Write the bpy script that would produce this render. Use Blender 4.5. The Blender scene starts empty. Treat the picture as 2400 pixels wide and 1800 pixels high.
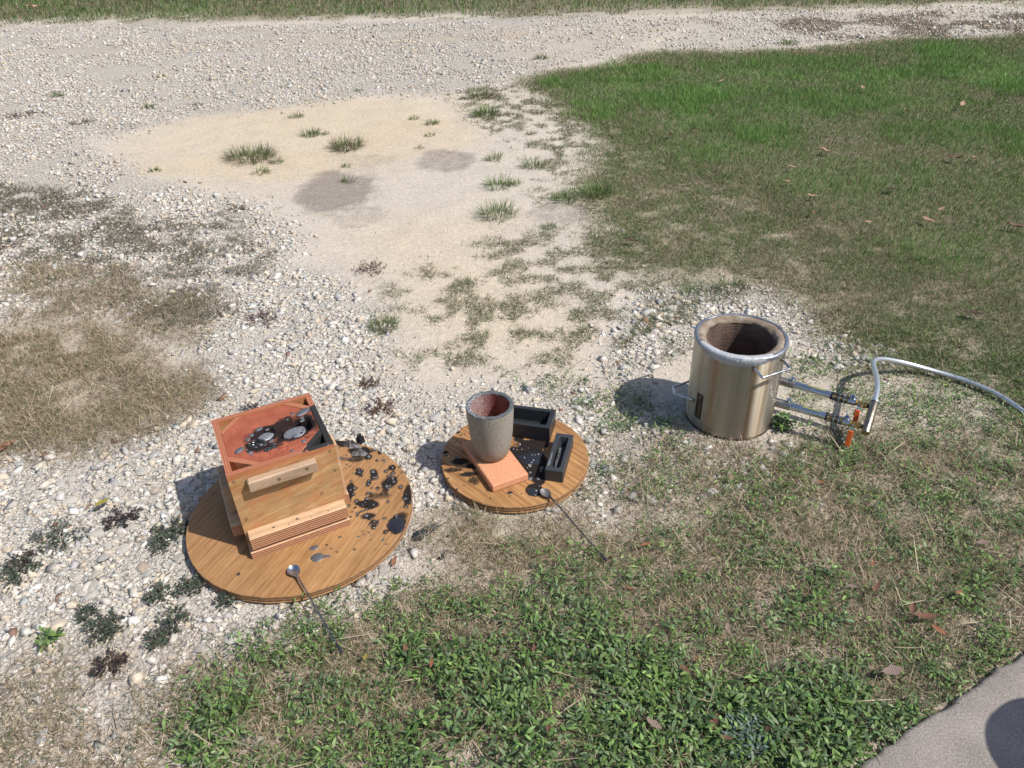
import bpy, math, random
import numpy as np
from mathutils import Vector, Matrix

# ------------------------------------------------------------------ camera, sky, sun, exposure
scene = bpy.context.scene
col = scene.collection
FPX, CAM_H = 1730.0, 1.55                       # focal length in photo pixels (2400 wide), eye height in metres
PITCH, ROLL = math.radians(34.476), math.radians(-2.055)
_fw = np.array([0, math.cos(PITCH), -math.sin(PITCH)])
_r0 = np.array([1.0, 0, 0]); _u0 = np.cross(_r0, _fw)
_rt = math.cos(ROLL)*_r0 + math.sin(ROLL)*_u0
_up = -math.sin(ROLL)*_r0 + math.cos(ROLL)*_u0
cam = bpy.data.cameras.new('camera'); cam_o = bpy.data.objects.new('camera', cam); col.objects.link(cam_o)
cam.sensor_width = 36.0; cam.lens = FPX/2400*36; cam.clip_start = 0.05; cam.clip_end = 600
m3 = Matrix(((_rt[0], _up[0], -_fw[0]), (_rt[1], _up[1], -_fw[1]), (_rt[2], _up[2], -_fw[2])))
cam_o.matrix_world = Matrix.Translation((0, 0, CAM_H)) @ m3.to_4x4()
scene.camera = cam_o

SUN_EL = math.radians(51.5)
SUN_DIR = Vector((0.93*math.cos(SUN_EL), -0.37*math.cos(SUN_EL), math.sin(SUN_EL))).normalized()
world = bpy.data.worlds.new('World'); scene.world = world; world.use_nodes = True
nt = world.node_tree; nt.nodes.clear()
wo = nt.nodes.new('ShaderNodeOutputWorld'); bg = nt.nodes.new('ShaderNodeBackground'); sky = nt.nodes.new('ShaderNodeTexSky')
sky.sky_type = 'NISHITA'; sky.sun_disc = False; sky.sun_elevation = SUN_EL
sky.sun_rotation = math.atan2(SUN_DIR.x, SUN_DIR.y); sky.dust_density = 1.5; sky.ozone_density = 1.0
bg.inputs['Strength'].default_value = 0.10
nt.links.new(sky.outputs[0], bg.inputs[0]); nt.links.new(bg.outputs[0], wo.inputs[0])
sun = bpy.data.lights.new('sun', 'SUN'); sun.energy = 4.0; sun.angle = math.radians(0.5); sun.color = (1.0, 0.955, 0.89)
sun_o = bpy.data.objects.new('sun', sun); col.objects.link(sun_o); sun_o.location = (6, -3, 9)
sun_o.rotation_euler = SUN_DIR.to_track_quat('Z', 'Y').to_euler()
vs = scene.view_settings; vs.view_transform = 'Standard'; vs.look = 'None'; vs.exposure = 0.30; vs.gamma = 1.0; vs.use_curve_mapping = False
scene.cycles.max_bounces = 6; scene.cycles.diffuse_bounces = 3; scene.cycles.glossy_bounces = 4
scene.cycles.transparent_max_bounces = 4; scene.cycles.caustics_reflective = False; scene.cycles.caustics_refractive = False

rng = np.random.default_rng(7); random.seed(7)

# ------------------------------------------------------------------ where things stand: survey of the photograph onto the ground
def ray(px, py):
    return ((px-1200)*_rt + (900-py)*_up)/FPX + _fw
def G(px, py, z=0.0):            # photo pixel (2400 x 1800) -> point of the horizontal plane at height z
    d = ray(px, py); t = (z-CAM_H)/d[2]
    return np.array([t*d[0], t*d[1], z])
def g2(px, py, z=0.0):           # same, pixels of the 2212-wide view
    return G(px*1.08499, py*1.08499, z)

# ------------------------------------------------------------------ noise on the ground plane
_lat = np.random.default_rng(3).random((8, 256, 256))
def vnoise(x, y, scale, k=0):
    x = np.asarray(x)/scale + 37.3*k + 300; y = np.asarray(y)/scale + 11.7*k + 300
    xi = np.floor(x).astype(int); yi = np.floor(y).astype(int); fx = x-xi; fy = y-yi
    fx = fx*fx*(3-2*fx); fy = fy*fy*(3-2*fy); L = _lat[k % 8]
    a = L[xi & 255, yi & 255]; b = L[(xi+1) & 255, yi & 255]; c = L[xi & 255, (yi+1) & 255]; d = L[(xi+1) & 255, (yi+1) & 255]
    return (a*(1-fx)+b*fx)*(1-fy) + (c*(1-fx)+d*fx)*fy
def fbm(x, y, scale, k=0, octv=3):
    s = 0; w = 1; tot = 0
    for i in range(octv):
        s = s + w*vnoise(x, y, scale/2**i, k+i); tot += w; w *= 0.55
    return s/tot
def sstep(a, b, x):
    t = np.clip((x-a)/(b-a), 0, 1); return t*t*(3-2*t)

# ------------------------------------------------------------------ mask rasters over the ground (3 cm cells)
CX0, CX1, CY0, CY1, CELL = -11.5, 11.5, 0.2, 19.0, 0.03
MX = np.arange(CX0, CX1, CELL); MY = np.arange(CY0, CY1, CELL)
GX, GY = np.meshgrid(MX, MY)
def poly_mask(pts, warp=0.0):
    P = np.array([g2(*p)[:2] for p in pts]); inside = np.zeros(GX.shape, bool)
    x = GX + warp*(fbm(GX, GY, 0.5, 1)-0.5)*2; y = GY + warp*(fbm(GX, GY, 0.5, 4)-0.5)*2
    j = len(P)-1
    for i in range(len(P)):
        xi, yi = P[i]; xj, yj = P[j]
        if yi != yj:
            inside ^= ((yi > y) != (yj > y)) & (x < (xj-xi)*(y-yi)/(yj-yi)+xi)
        j = i
    return inside.astype(float)
def blur(a, m):
    n = max(1, int(m/CELL)); k = np.exp(-0.5*(np.arange(-2*n, 2*n+1)/n)**2); k /= k.sum()
    a = np.apply_along_axis(lambda r: np.convolve(np.pad(r, 2*n, 'edge'), k, 'valid'), 1, a)
    return np.apply_along_axis(lambda r: np.convolve(np.pad(r, 2*n, 'edge'), k, 'valid'), 0, a)
def layer(items):
    out = np.zeros(GX.shape)
    for w, soft, warp, pts in items:
        out = np.maximum(out, w*blur(poly_mask(pts, warp), soft))
    return out
def ell(items):
    out = np.zeros(GX.shape)
    for px, py, rx, ry, w in items:
        c = g2(px, py); ex = abs(g2(px+rx, py)[0]-c[0]); ey = abs(g2(px, py-ry)[1]-c[1])
        d = np.hypot((GX-c[0])/ex, (GY-c[1])/ey) + 0.75*(fbm(GX, GY, 0.22, 2)-0.5)
        out = np.maximum(out, w*sstep(1.15, .75, d))
    return out
def samp(mask, x, y):
    i = np.clip(((np.asarray(x)-CX0)/CELL).astype(int), 0, GX.shape[1]-1); j = np.clip(((np.asarray(y)-CY0)/CELL).astype(int), 0, GX.shape[0]-1)
    return mask[j, i]

LAWN_TOP = layer([(1.0, .10, .15, [(-900, 70), (0, 47), (200, 43), (430, 38), (760, 33), (1100, 31), (1500, 19), (1900, 9), (2212, 3), (3000, -12), (3000, -60), (-900, -60)])])
LAWN_G = layer([(1.0, .12, .25, [(1120, 190), (1150, 160), (1340, 128), (1410, 112), (1640, 109), (1760, 103), (1900, 90), (2212, 74), (2700, 55), (2900, 700), (2100, 640), (1800, 500), (1500, 350), (1300, 270)])])
LAWN_B = layer([(.8, .10, .2, [(1130, 195), (1300, 260), (1500, 330), (1800, 480), (2100, 620), (2900, 700), (2900, 1000), (2212, 905), (2050, 835), (1900, 765), (1760, 655), (1600, 600), (1430, 595), (1290, 560), (1330, 500), (1270, 440), (1270, 380), (1300, 300), (1200, 225)])])
SPARSE = layer([(.6, .07, .12, [(830, 600), (1030, 545), (1190, 500), (1330, 500), (1450, 590), (1600, 640), (1490, 720), (1470, 790), (1300, 800), (1100, 805), (870, 800), (790, 720)]),
                (.5, .06, .2, [(960, 205), (1080, 180), (1130, 160), (1200, 220), (1290, 300), (1250, 400), (1330, 480), (1180, 450), (1150, 330), (1030, 260)])])
LANE_BR = layer([(.75, .10, .5, [(1490, 52), (1750, 38), (2212, 22), (2500, 15), (2500, 68), (2212, 72), (1900, 86), (1760, 78), (1620, 58)])])
WEED = layer([(.85, .06, .10, [(560, 1360), (640, 1320), (760, 1300), (900, 1300), (1100, 1270), (1300, 1240), (1500, 1380), (1620, 1560), (1700, 1720), (380, 1750), (390, 1500)]),
              (.55, .07, .12, [(1000, 1225), (1300, 1170), (1480, 1090), (1600, 1000), (1700, 970), (1880, 930), (2100, 930), (2212, 880), (2600, 880), (2600, 1350), (2212, 1420), (1860, 1680), (1300, 1700), (1200, 1300)]),
              (.95, .05, .10, [(1450, 1480), (1800, 1440), (2100, 1380), (2300, 1340), (2300, 1500), (1860, 1720), (1400, 1720)]),
              (.32, .05, .10, [(1120, 835), (1350, 830), (1480, 900), (1500, 960), (1300, 965), (1275, 900), (1200, 880)]),
              (.5, .06, .12, [(1880, 820), (2050, 840), (2300, 900), (2300, 960), (1900, 960), (1860, 900)]),
              (.40, .05, .08, [(1690, 790), (1880, 790), (1900, 850), (1830, 900), (1700, 880)]),
              (.30, .06, .10, [(1250, 1130), (1300, 980), (1500, 960), (1650, 960), (1600, 1020), (1400, 1120)])])
DRY = layer([(.95, .07, .12, [(-200, 740), (0, 735), (150, 700), (330, 790), (430, 800), (445, 850), (330, 925), (260, 965), (120, 1005), (-200, 1010)]),
             (.45, .06, .15, [(-100, 1500), (120, 1440), (420, 1400), (500, 1480), (400, 1720), (-100, 1720)]),
             (.70, .05, .10, [(880, 1150), (1010, 1110), (1290, 1120), (1340, 1190), (1250, 1270), (1000, 1250), (890, 1205)]),
             (.5, .08, .15, [(1280, 1130), (1500, 1010), (1900, 930), (2600, 880), (2600, 1400), (1900, 1600), (1500, 1600), (1200, 1350)]), (.45, .08, .15, [(400, 1500), (650, 1330), (1000, 1240), (1250, 1200), (1500, 1600), (1700, 1720), (300, 1720)]), (.4, .06, .12, [(1250, 1120), (1300, 970), (1500, 960), (1680, 970), (1500, 1080), (1300, 1180)]),
             (.55, .06, .15, [(0, 570), (250, 600), (450, 660), (400, 760), (150, 700), (0, 735)])])
LUSH = ell([(1390, 225, 260, 95, 1.0), (1560, 250, 160, 60, .9), (1750, 175, 300, 60, .8), (2150, 150, 170, 60, 1.0), (2080, 300, 180, 40, .6), (2000, 560, 260, 60, .45), (2150, 760, 160, 90, .6), (1850, 380, 220, 40, .5)])
SPURGE = layer([(.42, .08, .25, [(-200, 395), (0, 395), (190, 388), (330, 465), (480, 478), (530, 560), (470, 700), (350, 745), (240, 640), (100, 570), (-200, 570)])])
GRAV = layer([(1.0, .06, .12, [(400, 640), (560, 580), (700, 620), (800, 700), (800, 840), (900, 860), (1000, 900), (960, 1000), (920, 1100), (900, 1200), (620, 1340), (400, 1420), (150, 1430), (-200, 1450), (-200, 1000), (230, 965), (445, 860), (420, 760)]),
              (.8, .06, .12, [(1400, 640), (1600, 610), (1760, 660), (1920, 760), (1905, 800), (1720, 785), (1700, 700), (1500, 690), (1420, 810), (1340, 850), (1300, 790)]),
              (.75, .10, .25, [(-300, 240), (150, 290), (230, 370), (420, 400), (600, 480), (560, 580), (400, 650), (-300, 740)]),
              (.75, .15, .3, [(-900, 75), (0, 62), (1100, 46), (1500, 40), (1350, 110), (1120, 155), (1000, 195), (800, 210), (500, 250), (250, 290), (-300, 330)]),
              (.4, .12, .3, [(1450, 36), (2212, 14), (2800, 0), (2800, 60), (2212, 70), (1700, 100), (1400, 112)]),
              (.55, .06, .15, [(-100, 1400), (400, 1390), (620, 1330), (430, 1500), (350, 1720), (-100, 1720)]),
              (.45, .06, .12, [(870, 880), (1000, 830), (1300, 840), (1350, 900), (1480, 950), (1510, 1050), (1300, 1120), (900, 1150)]),
              (.3, .06, .12, [(1500, 940), (1900, 940), (1750, 1050), (1500, 1100)])])
SAND = layer([(.95, .20, .35, [(215, 330), (260, 295), (500, 255), (800, 215), (1010, 205), (1020, 275), (900, 315), (850, 360), (620, 405), (420, 392), (250, 365)]),
              (.85, .14, .3, [(700, 480), (1030, 470), (1180, 500), (1030, 560), (1250, 640), (1330, 760), (1300, 810), (900, 800), (800, 690), (840, 610), (790, 580)]),
              (.6, .2, .3, [(1050, 60), (1500, 45), (1400, 105), (1100, 150)])])
STAIN = ell([(712, 418, 80, 52, 1.0), (760, 400, 60, 60, .5), (790, 345, 60, 14, .5), (770, 470, 70, 26, .55), (960, 345, 80, 22, .8), (1195, 462, 85, 24, .65), (550, 345, 75, 20, .4), (755, 325, 45, 30, .35), (1090, 495, 60, 16, .35),
             (1180, 275, 60, 16, .3)])
YELL = ell([(700, 92, 500, 14, .8), (880, 300, 180, 40, .6), (640, 250, 260, 35, .4), (560, 355, 260, 30, .5), (330, 104, 220, 8, .7), (640, 135, 200, 12, .3)])
SOIL = np.clip(1.0*LAWN_G + 1.1*LAWN_B + 1.0*LAWN_TOP + .55*WEED + .45*DRY + .9*LANE_BR*sstep(.45, .6, fbm(GX, GY, .7, 5)), 0, 1)

# ------------------------------------------------------------------ mesh helpers
def new_mesh(name, V, F, smooth=False, attrs=None):
    """V (n,3), F (m,k) with k 3 or 4, through foreach_set; attrs: name -> (n,3|4) point colours or (n,) floats."""
    me = bpy.data.meshes.new(name); V = np.asarray(V, np.float32); F = np.asarray(F, np.int32)
    me.vertices.add(len(V)); me.vertices.foreach_set('co', V.ravel())
    k = F.shape[1]; me.loops.add(F.size); me.loops.foreach_set('vertex_index', F.ravel())
    me.polygons.add(len(F)); me.polygons.foreach_set('loop_start', np.arange(0, F.size, k, dtype=np.int32))
    me.polygons.foreach_set('loop_total', np.full(len(F), k, np.int32))
    if smooth: me.polygons.foreach_set('use_smooth', np.ones(len(F), bool))
    me.update(calc_edges=True); me.validate()
    for an, av in (attrs or {}).items():
        av = np.asarray(av, np.float32)
        if av.ndim == 1:
            a = me.attributes.new(an, 'FLOAT', 'POINT'); a.data.foreach_set('value', av)
        else:
            if av.shape[1] == 3: av = np.concatenate([av, np.ones((len(av), 1), np.float32)], 1)
            a = me.attributes.new(an, 'FLOAT_COLOR', 'POINT'); a.data.foreach_set('color', av.ravel())
    return me
def link(name, me, mat=None, parent=None, loc=None, rot=None, scale=None):
    o = bpy.data.objects.new(name, me); col.objects.link(o)
    if mat is not None and me is not None:
        for mm in (mat if isinstance(mat, (list, tuple)) else [mat]): me.materials.append(mm)
    if parent is not None: o.parent = parent
    if loc is not None: o.location = loc
    if rot is not None: o.rotation_euler = rot
    if scale is not None: o.scale = scale
    return o
def tag(o, label=None, cat=None, group=None, kind=None):
    if label: o['label'] = label
    if cat: o['category'] = cat
    if group: o['group'] = group
    if kind: o['kind'] = kind
    return o
def thing(name, label, cat, loc=(0, 0, 0), rz=0, group=None):
    o = bpy.data.objects.new(name, None); col.objects.link(o); o.empty_display_size = .05
    o.location = loc; o.rotation_euler = (0, 0, rz)
    return tag(o, label, cat, group)

class MB:
    """collects shapes; build() makes one mesh object"""
    def __init__(s): s.v = []; s.f = []; s.mi = []; s.m = 0
    def add(s, v, f):
        n = len(s.v); s.v += [tuple(map(float, p)) for p in v]; s.f += [tuple(n+i for i in q) for q in f]; s.mi += [s.m]*len(f); return s
    def box(s, x0, x1, y0, y1, z0, z1, M=None, bev=0.0):
        if bev > 0:
            b = bev; v = []
            for z, e in ((z0, b), (z0+b, 0), (z1-b, 0), (z1, b)):
                X0, X1, Y0, Y1 = x0+e, x1-e, y0+e, y1-e
                v += [(X0+b*(e == 0)*.6, Y0, z), (X1-b*(e == 0)*.6, Y0, z), (X1, Y0+b*(e == 0)*.6, z), (X1, Y1-b*(e == 0)*.6, z), (X1-b*(e == 0)*.6, Y1, z), (X0+b*(e == 0)*.6, Y1, z), (X0, Y1-b*(e == 0)*.6, z), (X0, Y0+b*(e == 0)*.6, z)]
            f = [tuple(range(7, -1, -1)), tuple(range(24, 32))]
            for r in range(3):
                for i in range(8): f.append((r*8+i, r*8+(i+1) % 8, r*8+8+(i+1) % 8, r*8+8+i))
        else:
            v = [(x0, y0, z0), (x1, y0, z0), (x1, y1, z0), (x0, y1, z0), (x0, y0, z1), (x1, y0, z1), (x1, y1, z1), (x0, y1, z1)]
            f = [(3, 2, 1, 0), (4, 5, 6, 7), (0, 1, 5, 4), (1, 2, 6, 5), (2, 3, 7, 6), (3, 0, 4, 7)]
        if M is not None: v = [tuple(M @ Vector(p)) for p in v]
        return s.add(v, f)
    def prism(s, pts, z0, z1):
        n = len(pts); v = [(x, y, z0) for x, y in pts]+[(x, y, z1) for x, y in pts]
        f = [tuple(range(n-1, -1, -1)), tuple(range(n, 2*n))]+[(i, (i+1) % n, n+(i+1) % n, n+i) for i in range(n)]
        return s.add(v, f)
    def lathe(s, prof, n=48, M=None, close0=True, close1=True, wob=None):
        v = []; f = []; k = len(prof)
        for j, (r, z) in enumerate(prof):
            for i in range(n):
                a = 2*math.pi*i/n; rr = r; zz = z
                if wob: rr, zz = wob(j, a, r, z)
                v.append((rr*math.cos(a), rr*math.sin(a), zz))
        for j in range(k-1):
            for i in range(n): f.append((j*n+i, j*n+(i+1) % n, (j+1)*n+(i+1) % n, (j+1)*n+i))
        if close0: f.append(tuple(range(n-1, -1, -1)))
        if close1: f.append(tuple((k-1)*n+i for i in range(n)))
        if M is not None: v = [tuple(M @ Vector(p)) for p in v]
        return s.add(v, f)
    def tube(s, pts, r, n=10, caps=True):
        pts = [Vector(p) for p in pts]; rs = r if isinstance(r, (list, tuple)) else [r]*len(pts)
        ref = None; v = []; f = []
        for i, p in enumerate(pts):
            t = (pts[min(i+1, len(pts)-1)]-pts[max(i-1, 0)]).normalized()
            if ref is None: ref = t.orthogonal().normalized()
            a = (ref-t*ref.dot(t)).normalized(); b = t.cross(a); ref = a
            for k in range(n):
                q = 2*math.pi*k/n; v.append(tuple(p+(a*math.cos(q)+b*math.sin(q))*rs[i]))
        for i in range(len(pts)-1):
            for k in range(n): f.append((i*n+k, i*n+(k+1) % n, (i+1)*n+(k+1) % n, (i+1)*n+k))
        if caps: f += [tuple(range(n-1, -1, -1)), tuple((len(pts)-1)*n+k for k in range(n))]
        return s.add(v, f)
    def build(s, name, mat, parent=None, smooth=False, loc=None, rot=None, sharp=None):
        me = bpy.data.meshes.new(name); me.from_pydata(s.v, [], s.f); me.update()
        me.polygons.foreach_set('material_index', s.mi)
        if smooth:
            me.polygons.foreach_set('use_smooth', [True]*len(s.f))
            me.set_sharp_from_angle(angle=math.radians(sharp if sharp else 38))
        return link(name, me, mat, parent, loc, rot)
def axis_M(p0, p1):
    p0 = Vector(p0); d = Vector(p1)-p0
    return Matrix.Translation(p0) @ d.to_track_quat('Z', 'Y').to_matrix().to_4x4(), d.length
def smooth_path(pts, n=8):
    P = [Vector(p) for p in pts]; out = []
    for i in range(len(P)-1):
        p0 = P[max(i-1, 0)]; p1 = P[i]; p2 = P[i+1]; p3 = P[min(i+2, len(P)-1)]
        for k in range(n):
            t = k/n
            out.append(0.5*((2*p1)+(p2-p0)*t+(2*p0-5*p1+4*p2-p3)*t*t+(3*p1-p0-3*p2+p3)*t**3))
    return out+[P[-1]]

# ------------------------------------------------------------------ materials
class N:
    def __init__(s, name):
        s.m = bpy.data.materials.new(name); s.m.use_nodes = True; s.t = s.m.node_tree
        s.b = s.t.nodes['Principled BSDF']; s.out = s.t.nodes['Material Output']
    def node(s, typ, ins=None, **kw):
        n = s.t.nodes.new(typ)
        for k, v in kw.items(): setattr(n, k, v)
        for k, v in (ins or {}).items():
            if hasattr(v, 'is_output') or isinstance(v, bpy.types.NodeSocket): s.t.links.new(v, n.inputs[k])
            else: n.inputs[k].default_value = v
        return n
    def coord(s, kind='Object', scale=(1, 1, 1), rot=(0, 0, 0)):
        tc = s.node('ShaderNodeTexCoord'); v = tc.outputs[kind]
        if any(rot): v = s.node('ShaderNodeMapping', {'Vector': v, 'Rotation': rot}).outputs[0]
        return s.node('ShaderNodeMapping', {'Vector': v, 'Scale': scale}).outputs[0]
    def noise(s, vec, scale, detail=4, rough=.55, dist=0.0):
        return s.node('ShaderNodeTexNoise', {'Vector': vec, 'Scale': scale, 'Detail': detail, 'Roughness': rough, 'Distortion': dist}).outputs[0]
    def ramp(s, fac, stops, interp='LINEAR'):
        r = s.node('ShaderNodeValToRGB', {'Fac': fac}); e = r.color_ramp.elements; r.color_ramp.interpolation = interp
        while len(e) < len(stops): e.new(0.5)
        for i, (p, c) in enumerate(stops):
            e[i].position = p; e[i].color = (c, c, c, 1) if isinstance(c, (int, float)) else (*c, 1)
        return r.outputs[0]
    def mix(s, fac, a, b, mode='MIX'):
        n = s.t.nodes.new('ShaderNodeMix'); n.data_type = 'RGBA'; n.blend_type = mode
        for idx, v in ((0, fac), (6, a), (7, b)):
            if isinstance(v, bpy.types.NodeSocket): s.t.links.new(v, n.inputs[idx])
            else: n.inputs[idx].default_value = v if idx == 0 else ((v, v, v, 1) if isinstance(v, (int, float)) else (*v[:3], 1))
        return n.outputs[2]
    def math(s, op, a, b=0.0):
        n = s.t.nodes.new('ShaderNodeMath'); n.operation = op
        for i, v in ((0, a), (1, b)):
            if isinstance(v, bpy.types.NodeSocket): s.t.links.new(v, n.inputs[i])
            else: n.inputs[i].default_value = v
        return n.outputs[0]
    def attr(s, name, fac=False):
        n = s.node('ShaderNodeAttribute', attribute_name=name); return n.outputs['Fac'] if fac else n.outputs['Color']
    def bump(s, h, strength=.3, dist=.01):
        n = s.node('ShaderNodeBump', {'Height': h, 'Strength': strength, 'Distance': dist}); s.set('Normal', n.outputs[0]); return n
    def set(s, k, v):
        i = s.b.inputs[k]
        if isinstance(v, bpy.types.NodeSocket): s.t.links.new(v, i)
        elif isinstance(v, tuple) and len(v) == 3: i.default_value = (*v, 1)
        else: i.default_value = v
        return s

def simple(name, c, rough=.5, metal=0.0, var=.15, scale=30, bump=0.0, bscale=200, bdist=.001, spec=None):
    n = N(name); co = n.coord(); f = n.noise(co, scale, 4)
    n.set('Base Color', n.mix(f, tuple(x*(1-var) for x in c), tuple(min(1, x*(1+var)) for x in c)))
    n.set('Roughness', n.ramp(n.noise(co, scale*1.7), [(.3, max(.03, rough-.1)), (.7, min(1, rough+.1))])); n.set('Metallic', metal)
    if spec is not None: n.set('Specular IOR Level', spec)
    if bump: n.bump(n.noise(co, bscale, 3), bump, bdist)
    return n.m

def foliage(name, transl=.3, rough=.55):
    n = N(name); c = n.attr('Col'); n.set('Base Color', c); n.set('Roughness', rough); n.set('Specular IOR Level', .35)
    tr = n.node('ShaderNodeBsdfTranslucent', {'Color': c}); mx = n.node('ShaderNodeMixShader', {0: transl, 1: n.b.outputs[0], 2: tr.outputs[0]})
    n.t.links.new(mx.outputs[0], n.out.inputs[0]); return n.m
M_GRASS = foliage('grass_blades'); M_LEAF = foliage('weed_leaves', .22, .5); M_DEAD = foliage('dead_leaf', .12, .7)

def stone_mat(name):
    n = N(name); co = n.coord('Object'); c = n.attr('Col'); f = n.noise(co, 160, 4, .6); f2 = n.noise(co, 35, 3)
    c2 = n.mix(1.0, c, n.ramp(f, [(.3, .78), (.65, 1.08)]), 'MULTIPLY')
    c3 = n.mix(n.ramp(f2, [(.52, 0), (.75, .45)]), c2, (.46, .37, .26)); n.set('Base Color', c3); n.set('Roughness', .88); n.set('Specular IOR Level', .25)
    n.bump(n.noise(co, 240, 5, .65), .5, .003); return n.m
M_STONE = stone_mat('limestone')
def big_stone_mat():
    n = N('limestone_big'); co = n.coord('Object'); oi = n.node('ShaderNodeObjectInfo')
    base = n.ramp(oi.outputs['Random'], [(0, (.47, .455, .43)), (.3, (.57, .54, .49)), (.6, (.53, .48, .41)), (.8, (.41, .41, .40)), (.93, (.60, .57, .53)), (1, (.45, .34, .25))])
    vo = n.node('ShaderNodeVectorMath', {0: co, 1: oi.outputs['Location']}, operation='ADD').outputs[0]
    f = n.noise(vo, 55, 6, .65); f2 = n.noise(vo, 14, 4)
    c = n.mix(1.0, base, n.ramp(f, [(.3, .7), (.65, 1.12)]), 'MULTIPLY')
    c = n.mix(n.ramp(f2, [(.5, 0), (.72, .55)]), c, (.5, .41, .30)); n.set('Base Color', c); n.set('Roughness', .9); n.set('Specular IOR Level', .2)
    n.bump(n.noise(vo, 90, 6, .7), .6, .006); return n.m
M_BIGSTONE = big_stone_mat()

# ground: colour zones from the survey, fine grit and pebbles from nodes
def ground_mat():
    n = N('ground_soil_and_gravel'); co = n.coord('Object'); c = n.attr('Col'); gr = n.attr('gravel', True); so = n.attr('soil', True)
    f1 = n.noise(co, 260, 4, .7); f2 = n.noise(co, 38, 5, .6); f3 = n.noise(co, 5, 4)
    c1 = n.mix(1.0, c, n.ramp(f1, [(.25, .66), (.5, 1.0), (.75, 1.18)]), 'MULTIPLY')
    c1 = n.mix(1.0, c1, n.ramp(f2, [(.3, .84), (.7, 1.1)]), 'MULTIPLY')
    c1 = n.mix(1.0, c1, n.ramp(f3, [(.3, .93), (.7, 1.06)]), 'MULTIPLY')
    stn = n.math('ADD', n.attr('stain', True), n.math('ADD', n.math('MULTIPLY', n.math('SUBTRACT', n.noise(co, 90, 5, .75), .5), 1.5), n.math('MULTIPLY', n.math('SUBTRACT', n.noise(co, 14, 4, .6), .5), .9)))
    c1 = n.mix(n.ramp(stn, [(.30, 0), (1.15, .8)]), c1, (.19, .155, .14))
    cw = n.node('ShaderNodeVectorMath', {0: co, 1: n.node('ShaderNodeTexNoise', {'Vector': co, 'Scale': 60.0}).outputs[1]}, operation='MULTIPLY_ADD')
    cw.inputs[1].default_value = (1, 1, 1)
    warp = n.node('ShaderNodeTexNoise', {'Vector': co, 'Scale': 45.0, 'Detail': 2.0}).outputs[1]
    wv = n.node('ShaderNodeVectorMath', {0: warp}, operation='SCALE'); wv.inputs[3].default_value = .012
    cv = n.node('ShaderNodeVectorMath', {0: co, 1: wv.outputs[0]}, operation='ADD').outputs[0]
    va = n.node('ShaderNodeTexVoronoi', {'Vector': cv, 'Scale': 78.0}); vb = n.node('ShaderNodeTexVoronoi', {'Vector': cv, 'Scale': 150.0})
    sep = n.node('ShaderNodeSeparateColor', {0: va.outputs['Color']}); sepb = n.node('ShaderNodeSeparateColor', {0: vb.outputs['Color']})
    peb = n.ramp(sep.outputs[0], [(0, (.42, .405, .38)), (.3, (.57, .535, .48)), (.6, (.65, .62, .57)), (.85, (.53, .46, .37)), (1, (.69, .67, .64))])
    pebb = n.ramp(sepb.outputs[0], [(0, (.42, .39, .35)), (.4, (.60, .555, .49)), (.75, (.55, .49, .40)), (1, (.68, .65, .61))])
    edge = n.ramp(va.outputs['Distance'], [(.35, 1.0), (.75, .45)]); edgeb = n.ramp(vb.outputs['Distance'], [(.35, 1.0), (.75, .55)])
    big = n.math('MULTIPLY', n.ramp(sep.outputs[1], [(.35, 0), (.45, 1)]), n.ramp(gr, [(.15, 0), (.6, .9)]))
    sml = n.math('MULTIPLY', n.ramp(sepb.outputs[1], [(.45, 0), (.55, 1)]), n.ramp(gr, [(.0, .22), (.4, .85)]))
    sml = n.math('MULTIPLY', sml, n.ramp(so, [(.2, 1), (.8, .25)])); big = n.math('MULTIPLY', big, n.ramp(so, [(.2, 1), (.8, .1)]))
    c2 = n.mix(sml, c1, n.mix(1.0, n.mix(.45, pebb, c1), edgeb, 'MULTIPLY')); c3 = n.mix(big, c2, n.mix(1.0, n.mix(.4, peb, c1), edge, 'MULTIPLY'))
    n.set('Base Color', c3); n.set('Roughness', .95); n.set('Specular IOR Level', .15)
    hb = n.math('MULTIPLY', n.math('SUBTRACT', 1.0, va.outputs['Distance']), big); hs = n.math('MULTIPLY', n.math('SUBTRACT', 1.0, vb.outputs['Distance']), sml)
    h = n.math('ADD', n.math('ADD', hb, n.math('MULTIPLY', hs, .5)), n.math('ADD', n.math('MULTIPLY', f1, .22), n.math('MULTIPLY', f2, .5)))
    n.bump(h, .75, .012); return n.m
M_GROUND = ground_mat()

# ------------------------------------------------------------------ ground sheet
def graded(lo, hi, a, b, step, n):
    d = np.arange(a, b+1e-6, step); t = np.linspace(0, 1, n+1)[1:]
    return np.concatenate([(a-(a-lo)*t**2.6)[::-1], d, b+(hi-b)*t**2.6])
gx = graded(-250, 250, -5.0, 5.0, .034, 45); gy = graded(-60, 420, .5, 9.0, .034, 60)
X, Y = np.meshgrid(gx, gy); xf, yf = X.ravel(), Y.ravel()
inb = (xf > CX0) & (xf < CX1-.1) & (yf > CY0) & (yf < CY1-.1)
def at(mask, default): return np.where(inb, samp(mask, xf, yf), default)
soil = at(SOIL, 1.0); grav = at(GRAV, 0.0); sand = at(SAND, 0.0); stain = at(STAIN, 0.0); yell = at(YELL, 0.0)
dry = at(DRY, 0.0); weed = at(WEED, 0.0); lawn = np.maximum(at(LAWN_G, 0.0), at(LAWN_TOP, 1.0))
def mixc(c, t, col3): return c*(1-t[:, None])+np.array(col3)*t[:, None]
C = np.tile(np.array([.56, .495, .41]), (len(xf), 1))
C = mixc(C, grav*.6, (.57, .53, .475)); C = mixc(C, sand*.85, (.60, .50, .37)); C = mixc(C, yell*.55, (.60, .45, .28))
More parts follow.
